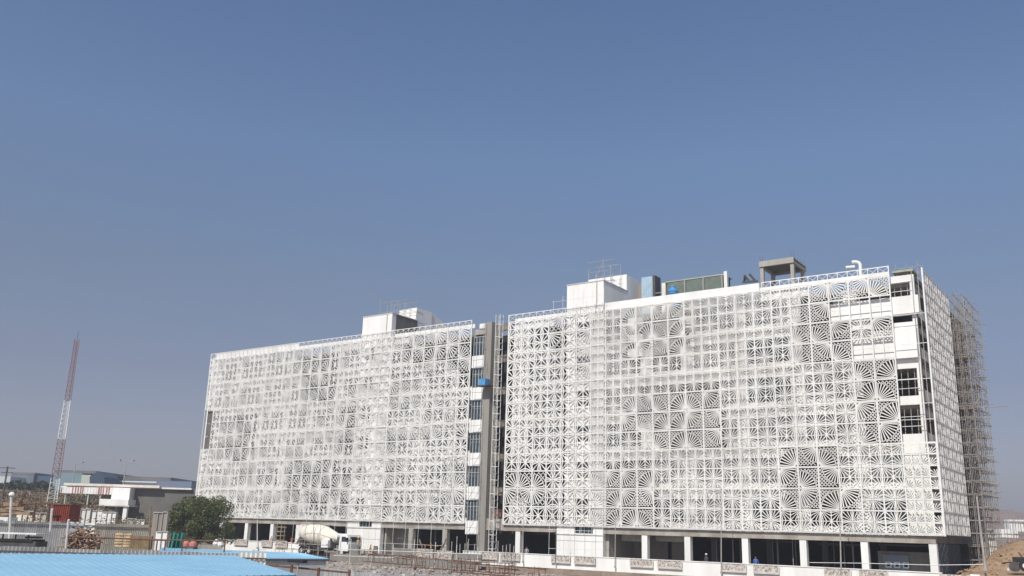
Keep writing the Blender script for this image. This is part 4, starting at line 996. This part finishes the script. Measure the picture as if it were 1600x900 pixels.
# far hills
def ridge(name, D, base, seed, x0, x1, amp, m, depth):
    q = random.Random(seed); hill(name, [at(x, 450+ (826-450) + .0291*(x-800) - base - amp*(.5+.5*math.sin(x*.011+seed))*(.7+.3*math.sin(x*.037)), D=D) for x in range(x0, x1, 25)], m, depth, -1, seed, 14)
M_hillf = mat('far_brown_hill', (.20, .13, .105), 1, 0, .01, 0, c2=(.29, .20, .16), mixs=.4)
hill('right_hill', [at(x, y, D=900) for x, y in ((1380, 850), (1440, 830), (1500, 806), (1540, 799), (1575, 797), (1600, 801), (1640, 797), (1700, 790), (1800, 800), (1950, 820))], M_hillf, 500, -2, 5, 10)
hill('left_hill', [at(x, y, D=1200) for x, y in ((60, 800), (150, 775), (240, 752), (262, 750), (285, 748), (310, 750), (330, 756), (420, 780), (520, 812))], M_hillf, 500, -2, 6, 10)
hill('far_hill', [at(x, y, D=2600) for x, y in ((-700, 780), (-400, 770), (-100, 781), (100, 786), (400, 800), (800, 812), (1200, 822), (1500, 822), (1800, 826), (2300, 850))], M_hillf, 1200, -5, 7, 20)
# ================================================================== LATTICE MAST
def mast():
    D = 160; b = at(80, 800, D=D); tp_ = at(118, 517, D=D); base = Vector((b.x, b.y, 1.6)); H_ = tp_.z-1.6
    t = thing('lattice_mast', 'tall slender red and white lattice radio mast on the left', 'mast', tuple(base)); k = 0; n = 40
    def w(z): return 1.0-.55*min(1, z/(H_*.9))
    def col(z): f = z/H_; return M_masr if (f > .86-.20 or .18+.07 < f < .47) else M_wpipe
    for s in range(n):
        za, zb = H_*s/n, H_*(s+1)/n; m_ = col(za); mb = MB(); A = []; Bq = []
        for i in range(3):
            a = 2*math.pi*i/3+.3; A.append(base+Vector((math.cos(a)*w(za), math.sin(a)*w(za), za))); Bq.append(base+Vector((math.cos(a)*w(zb), math.sin(a)*w(zb), zb)))
        for i in range(3):
            mb.tube(A[i], Bq[i], .075, 5); mb.tube(A[i], Bq[(i+1) % 3], .035, 4); mb.tube(A[i], A[(i+1) % 3], .035, 4)
        mb.build('mast_section', m_, t)
    MB().tube(base+Vector((0, 0, H_)), base+Vector((0, 0, H_+1.5)), .04, 5).build('lightning_rod', M_dgrey, t)
    return t
M_masr = mat('mast_red_paint', (.28, .17, .18), .7, .1, 2)
mast()
def floodmast(px, ytop, ybase, D, label, heads):
    p, q_ = at(px-1, ybase, D=D), at(px+1, ytop, D=D); p.z = 0; q_ = Vector((p.x, p.y, q_.z)); t = thing('floodlight_mast', label, 'floodlight mast', tuple(p), group='floodlight masts')
    MB().tube(p, q_, .16, 6, .1).build('shaft', M_galv, t); uu_ = Vector((math.cos(YA), math.sin(YA), 0))
    for h in heads:
        e = q_+uu_*h+Vector((0, 0, .4)); MB().tube(q_-Vector((0, 0, .5)), e, .05, 5).build('arm', M_galv, t); MB().box(e.x-.3, e.x+.3, e.y-.2, e.y+.2, e.z-.12, e.z+.15).build('lamp_head', M_galv, t)
floodmast(188, 721, 800, 190, 'floodlight mast with two lamp heads above the white site building', (-1.4, 1.4))
floodmast(108, 724, 800, 190, 'floodlight mast with one lamp head right of the lattice mast', (1.4,))
ep = thing('power_pole', 'dark power pole with two crossarms at the left edge', 'power pole', tuple(at(6, 770, D=180))); a, b = at(5, 772, D=180), at(6, 728, D=180)
MB().tube((a.x, a.y, 2), (a.x, a.y, b.z), .17, 6).build('shaft', M_dgrey, ep)
for dz, L in ((-.3, 1.5), (-1.2, 1.1)): MB().bar(Vector((a.x, a.y, b.z+dz))-uu*L, Vector((a.x, a.y, b.z+dz))+uu*L, .15, .15).build('crossarm', M_dgrey, ep)
# ================================================================== LEFT FAR BUILDINGS
def blk(par, name, a, b, yt, yb, D, th, m, zb=None):          # block facing the camera, depth th behind its front
    A, Bq = at(a, yt, D=D), at(b, yt, D=D); zt = (A.z+Bq.z)/2; lo = zb if zb is not None else at((a+b)/2, yb, D=D).z
    n_ = Vector((-uu.y, uu.x, 0))*(th/2)
    return MB().bar(Vector((A.x, A.y, (zt+lo)/2))+n_, Vector((Bq.x, Bq.y, (zt+lo)/2))+n_, th, zt-lo).build(name, m, par)
wb = thing('site_building', 'white two storey site building with striped red and white upper canopy', 'building', tuple(at(190, 812, D=150)))
blk(wb, 'upper_wall', 176, 204, 762, 789, 150, 8, M_white); blk(wb, 'roof', 100, 250, 756.5, 760.5, 151, 12, mat('cream_roof_sheet', (.66, .60, .54), .7, .1))
blk(wb, 'canopy_back', 95, 176, 760.5, 770, 152, .3, M_white)
for i in range(17):
    a = 95+i*4.75; blk(wb, 'fascia_panel', a, a+4.4, 761+.05*i, 770.5+i*.15, 150, .25, M_white)
for a in (95.5, 113, 117.5, 121.5, 125.5, 129, 154, 157.5, 161, 166.5, 170): blk(wb, 'red_stripe_panel', a, a+1.3, 761.2, 770.5+(a-95)*.03, 149.9, .1, mat('faded_red_paint', (.45, .20, .17), .7, .3, .9))
blk(wb, 'balcony', 156, 201, 780, 789.5, 147, 3, M_white); blk(wb, 'balcony_edge', 155, 202, 788.6, 791, 146.8, 3.4, M_whited)
blk(wb, 'lower_wall', 160, 181, 791, 816, 149, 6, M_whited); blk(wb, 'door', 187, 193, 793, 812, 149, .3, M_dgrey); blk(wb, 'doorway_wall', 181, 196, 791, 812, 150, 6, M_conc); blk(wb, 'column', 193, 199, 791, 816, 147, .6, M_white)
blk(wb, 'window', 161, 179, 792, 797, 148.8, .2, M_concd)
for px, a, b in ((102, 770, 800), (138, 768, 804), (157, 768, 806)): blk(wb, 'post', px, px+1.2, a, b, 150, .25, M_whited)
gb = thing('grey_block_building', 'unpainted grey building with a row of small square vents', 'building', tuple(at(250, 812, D=152)))
blk(gb, 'front_wall', 204, 330, 763.5, 818, 152, 10, M_concd.copy() if False else mat('grey_render', (.135, .13, .12), .9, .15, .4))
blk(gb, 'roof_edge', 204, 300, 761.5, 764, 151.5, 12, mat('pale_roof_edge', (.7, .68, .66), .7, .1))
for i in range(4): blk(gb, 'vent', 206+i*6.6, 209.6+i*6.6, 786.5+i*.3, 790.5+i*.3, 151.85, .1, M_black)
for i in range(4): blk(gb, 'vent', 243+i*6.6, 246.6+i*6.6, 788.8+i*.3, 792.8+i*.3, 151.85, .1, M_black)
for (nm, lab, parts) in (
 ('far_warehouse', 'long low blue grey warehouse behind the dark trees', [('wall', 19, 54, 740, 760, 330, 30, M_warea), ('roof', 18, 55, 738, 741, 330, 32, M_roofg), ('wall', 54, 82, 743.5, 760, 331, 30, M_wared)]),
 ('teal_warehouse', 'teal warehouse with grey roof right of the lattice mast', [('wall', 85, 129, 739, 760, 300, 30, M_wareb), ('roof', 86, 152, 735, 739.5, 301, 34, M_roofg), ('end_wall', 128, 142, 742, 760, 299, 3, mat('far_pale_green_wall', (.42, .46, .40), .8, .1))]),
 ('long_warehouse', 'very long dark roofed warehouse on the skyline behind the white site building', [('wall', 158, 300, 750, 765, 320, 24, M_warea), ('roof', 158, 268, 744.5, 750.5, 321, 30, M_roofg), ('skylight_strip', 165, 245, 751.5, 753.5, 318, 1, M_sheetw), ('wall', 246, 300, 752.5, 770, 312, 14, mat('far_pale_blue_wall', (.15, .19, .27), .8, .1))]),
 ('white_tank_shed', 'small pale white shed at the left edge beside the power pole', [('wall', -20, 17, 744, 756, 320, 12, mat('far_white_wall', (.5, .52, .52), .8, .1))])):
    t = thing(nm, lab, 'warehouse' if 'ware' in nm else 'shed', tuple(at(parts[0][1], 760, D=parts[0][5])))
    for (n1, a, b, yt, yb, D, th, m_) in parts: blk(t, n1, a, b, yt, yb, D, th, m_, zb=0 if 'wall' in n1 else None)
gw = thing('navy_gable_shed', 'small navy shed with pointed gable between the two warehouses', 'shed', tuple(at(152, 760, D=298)))
pts = [at(140, 760, D=298), at(140, 745, D=298), at(151, 737, D=298), at(154, 737, D=298), at(163, 745, D=298), at(163, 760, D=298)]
m = MB(); nb = Vector((-uu.y, uu.x, 0))*12; m.v = [tuple(p) for p in pts]+[tuple(p+nb) for p in pts]; m.f = [(0, 1, 2, 3, 4, 5), (11, 10, 9, 8, 7, 6)]+[(i, i+6, (i+1) % 6+6, (i+1) % 6) for i in range(6)]
m.build('gable_body', M_wared, gw)
# compound wall bits behind the fences
q = random.Random(88)
for (a, b, yt, yb, D, lab, m_) in ((27, 52, 798, 811, 95, 'cream compound wall segment left of the brown pipe post', M_cream), (54, 73, 801, 813, 95, 'pale speckled compound wall segment right of the brown pipe post', M_terr), (112, 142, 795, 808, 96, 'pale compound wall right of the red container', M_whited),
      (142, 160, 797, 812, 100, 'white low wall left of the site building entrance', M_white), (160, 182, 800, 815, 99, 'white wall panel in front of the site building', M_white), (199, 212, 810, 816, 90, 'pinkish grey low wall below the grey building', M_concp), (212, 226, 812, 820, 90, 'white low box below the vents of the grey building', M_white), (240, 262, 800, 832, 85, 'tall grey wall left of the tree', M_conc), (244, 262, 830, 842, 84, 'white wall piece left of the green tarpaulin', M_white), (31, 50, 768.5, 772.5, 205, 'small pale slab on the scrub bank', M_whited)):
    
    t = thing('compound_wall', lab, 'wall', tuple(at(a, yb, D=D))); n = max(1, int((b-a)/7)); low = None if D > 150 else 1.0
    for i in range(n):
        u, v = a+(b-a)*i/n, a+(b-a)*(i+1)/n; dy = q.uniform(-.4, .5); blk(t, 'wall_panel', u+.1, v-.5, yt+dy+.8, yb, D, .3, m_, zb=low); blk(t, 'coping', u, v-.5, yt+dy, yt+dy+.8, D-.1, .5, M_whited, zb=None); blk(t, 'pillar', v-.5, v+.3, yt-.4, yb, D-.1, .5, M_concp, zb=low)
rc = thing('red_container', 'rusty red corrugated container above the grey fence', 'container', tuple(at(97, 812, D=88)))
blk(rc, 'container_wall', 83, 111, 789, 815, 88, 2.2, M_rusty)
for i in range(9): blk(rc, 'rib', 83.5+i*3.1, 85+i*3.1, 790, 812, 87.93, .06, M_rusty)
blk(rc, 'top_rail', 82, 112, 787.3, 789, 87.9, 2.3, M_rust)
pfm = thing('rusty_goal_frame', 'rusty pipe frame standing left of the red container', 'pipe frame', tuple(at(55, 812, D=87)))
for (a, b, c, d) in ((33, 787, 82, 786.5), (56, 785, 52.5, 814), (33, 786, 37, 771), (28, 790, 40, 770), (78, 787, 75, 814)): MB().tube(at(a, b, D=87), at(c, d, D=87), .08, 5).build('pipe', M_rust, pfm)
q = random.Random(33)
for i in range(5):
    a, y = ((2, 797), (12, 793), (4, 803), (20, 800), (8, 788))[i]; p = at(a, y, D=92)
    o = MB().bar(p, p+uu*q.uniform(1, 2)+Vector((0, 0, q.uniform(-.2, .2))), .8, .35).build('timber_plank', M_wood); tag(o, ['lowest', 'middle', 'broad', 'short', 'upper'][i]+' pinkish timber plank in the pile at the left edge', 'plank', 'timber planks piled at the left edge')
wc = thing('lean_to', 'low pale flat roof at the left edge just behind the grey fence', 'lean-to', tuple(at(10, 812, D=80)))
b_ = MB().bar(at(-8, 811, D=78), at(20, 811.5, D=78), 1.6, .35).build('roof', M_sheetw, wc); MB().bar(at(-8, 815, D=78), at(19, 815.5, D=78), 1.7, .3).build('fascia', M_dgrey, wc)
# ================================================================== RIGHT SIDE THINGS
rb = thing('white_hillside_building', 'white building on the far right with a faded blue sign band', 'building', tuple(at(1590, 830, D=260)))
blk(rb, 'wall', 1576, 1640, 812.5, 831, 260, 3, M_white); blk(rb, 'sign_band', 1577, 1640, 815, 817, 259.8, .1, mat('faded_blue_sign', (.25, .33, .45), .7, .1))
blk(rb, 'low_wing', 1561, 1590, 827, 840, 255, 3, M_white); 
for i in range(2): blk(rb, 'window', 1564+i*5, 1566+i*5, 838.6, 841, 254.9, .1, M_black)
for (a, b, y0, y1, D, lab) in ((1541, 1552, 826, 836, 210, 'small cream house seen through the lower scaffold'), (1543, 1556, 838, 848, 200, 'lower cream hut seen through the scaffold')):
    t = thing('small_house', lab, 'house', tuple(at(a, y1, D=D))); blk(t, 'wall', a, b, y0+2, y1, D, 6, M_cream, zb=0); blk(t, 'roof', a-1, b+1, y0, y0+2, D-.5, 7, M_whited); blk(t, 'window', (a+b)/2-1.5, (a+b)/2+1.5, y0+4, y0+7, D-.1, .2, M_black)
# dark machine parts at the right edge
c = at(1592, 885, Y=-2)
dm = thing('site_machine', 'dark worn wheeled machine at the right edge on the earth mound', 'machine', tuple(at(1588, 893, Y=0)))
p = at(1595, 882, Y=0); MB().tube(p+Vector((-.5, -.1, -.2)), p+Vector((-.5, .5, -.2)), .42, 16).build('drum', M_dgrey, dm)
MB().tube(p+Vector((.35, -.1, -.1)), p+Vector((.35, .5, -.1)), .5, 16).build('wheel', M_black, dm)
MB().tube(p+Vector((.35, -.14, -.1)), p+Vector((.35, -.1, -.1)), .22, 12).build('hub', M_whited, dm)
MB().box(p.x-.6, p.x+.5, p.y, p.y+.4, p.z+.15, p.z+.6).build('engine', M_black, dm)
MB().box(p.x-1.1, p.x-.3, p.y, p.y+.4, p.z-.55, p.z-.35).build('scraper', M_whited, dm)
MB().tube(p+Vector((-.4, .2, .2)), p+Vector((-1.5, .2, .05)), .05, 6).build('handle', M_black, dm)
MB().tube(p+Vector((.2, .2, .5)), p+Vector((-.1, .2, 1.0)), .06, 6).build('exhaust', M_dgrey, dm)
# ================================================================== PEOPLE
def person(loc, rz, shirt, trousers, label, pose=0, sc=1.0, hat=None):
    S = [(0, 0, .95, .13), (0, 0, 1.18, .135), (0, 0, 1.40, .15), (0, 0, 1.50, .06), (0, .01, 1.63, .095), (0, .01, 1.72, .08)]
    arm = {0: (.05, .06), 1: (.30, .05), 2: (.12, .25)}[pose]
    L = [(.09, 0, .88, .085), (.10, .03 if pose else 0, .50, .06), (.11, 0, .10, .045), (.11, -.12, .04, .04)]
    A = [(.19, 0, 1.42, .055), (.25, 0, 1.14, .042), (.24, -arm[0], .92 if pose == 0 else 1.05, .033), (.24, -arm[0]-.06, .84 if pose == 0 else 1.03, .03)]
    v = [s[:3] for s in S]; r = [s[3] for s in S]; e = [(i, i+1) for i in range(5)]
    for sx in (-1, 1):
        i = len(v); v += [(sx*a, b+(.1*sx if pose == 2 and k > 0 else 0), c) for k, (a, b, c, _) in enumerate(L)]; r += [x[3] for x in L]; e += [(0, i), (i, i+1), (i+1, i+2), (i+2, i+3)]
        i = len(v); v += [(sx*a, b, c) for (a, b, c, _) in A]; r += [x[3] for x in A]; e += [(2, i), (i, i+1), (i+1, i+2), (i+2, i+3)]
    me = bpy.data.meshes.new('b'); me.from_pydata(v, e, []); o = bpy.data.objects.new('b', me); COL.objects.link(o)
    md = o.modifiers.new('s', 'SKIN'); md.use_smooth_shade = True
    for i, x in enumerate(me.skin_vertices[0].data): x.radius = (r[i], r[i]*.8); x.use_root = (i == 0)
    sub = o.modifiers.new('u', 'SUBSURF'); sub.levels = 1
    dg = bpy.context.evaluated_depsgraph_get(); m2 = bpy.data.meshes.new_from_object(o.evaluated_get(dg)); bpy.data.objects.remove(o)
    m2.name = 'body'; m2.materials.clear()
    for mm in (shirt, trousers, M_skin, M_hair): m2.materials.append(mm)
    for p in m2.polygons:
        c = p.center; p.material_index = 3 if c.z > 1.70 or (c.z > 1.62 and c.y > .04) else 2 if c.z > 1.47 or (abs(c.x) > .2 and c.z < 1.1) else 0 if c.z > .93 else 1 if c.z > .08 else 3
    t = thing('person', label, 'person', loc, rz); b = put('body', m2, t); t.scale = (sc,)*3
    if hat:
        h = MB().lathe((0, .01, 1.70), (0, .01, 1.84), [(0, .14), (.1, .12), (.5, .11), (.85, .07), (1, .02)], 12).mesh('helmet', hat); put('helmet', h, t)
M_yel = mat('yellow_helmet', (.65, .45, .05), .5, .05, 3)
for (px, Y, z, pose, sh, tr, lab, hat, rz) in (
  (423, -1.5, 1.0, 1, cloth('pink_cloth', (.50, .30, .27)), cloth('white_cloth', (.6, .6, .6)), 'worker in pale pink shirt left of the second ground floor column', None, .4),
  (454, -1.5, 1.0, 2, cloth('red_cloth', (.50, .04, .05)), cloth('red_cloth', (.5, .04, .05)), 'figure in bright red clothes left of the mixer truck', None, -.5),
  (559, -7.9, 1.35, 1, cloth('tan_cloth', (.36, .28, .18)), cloth('grey_cloth', (.2, .2, .22)), 'worker in tan shirt at the front of the mixer truck cab', M_yel, .3),
  (579, -7.0, .55, 0, cloth('brown_cloth', (.33, .17, .07)), cloth('white_cloth', (.6, .6, .6)), 'worker in brown shirt and pale trousers before the white ground floor wall', M_yel, -.4),
  (823, -1.0, 1.0, 0, cloth('lilac_cloth', (.32, .30, .36)), cloth('dark_cloth', (.06, .06, .08)), 'worker in lilac grey shirt just right of the column beside the hoist', None, .2),
  (1180, -2.4, 1.0, 1, cloth('blue_cloth', (.06, .16, .42)), cloth('dark_cloth', (.06, .06, .08)), 'worker in blue behind the parapet right of the white column', None, .6),
  (1103, -2.2, 1.0, 2, cloth('dark_cloth', (.06, .06, .08)), cloth('grey_cloth', (.2, .2, .22)), 'dim figure with pale headscarf inside the dark opening left of a thin pole', M_whited, -.3)):
    person((at(px, 855, Y=Y).x, Y, z), rz, sh, tr, lab, pose, 1, hat)

# ================================================================== AIR
mh = bpy.data.materials.new('haze'); mh.use_nodes = True; n_ = mh.node_tree.nodes; n_.remove(n_['Principled BSDF'])
pv = n_.new('ShaderNodeVolumePrincipled'); pv.inputs['Color'].default_value = (.86, .88, .95, 1); pv.inputs['Density'].default_value = .0007; pv.inputs['Anisotropy'].default_value = .2
mh.node_tree.links.new(pv.outputs[0], n_['Material Output'].inputs['Volume'])
hz_ = MB().box(-4200, 4200, -1600, 4200, -8, 75).build('haze', mh, kind='stuff')
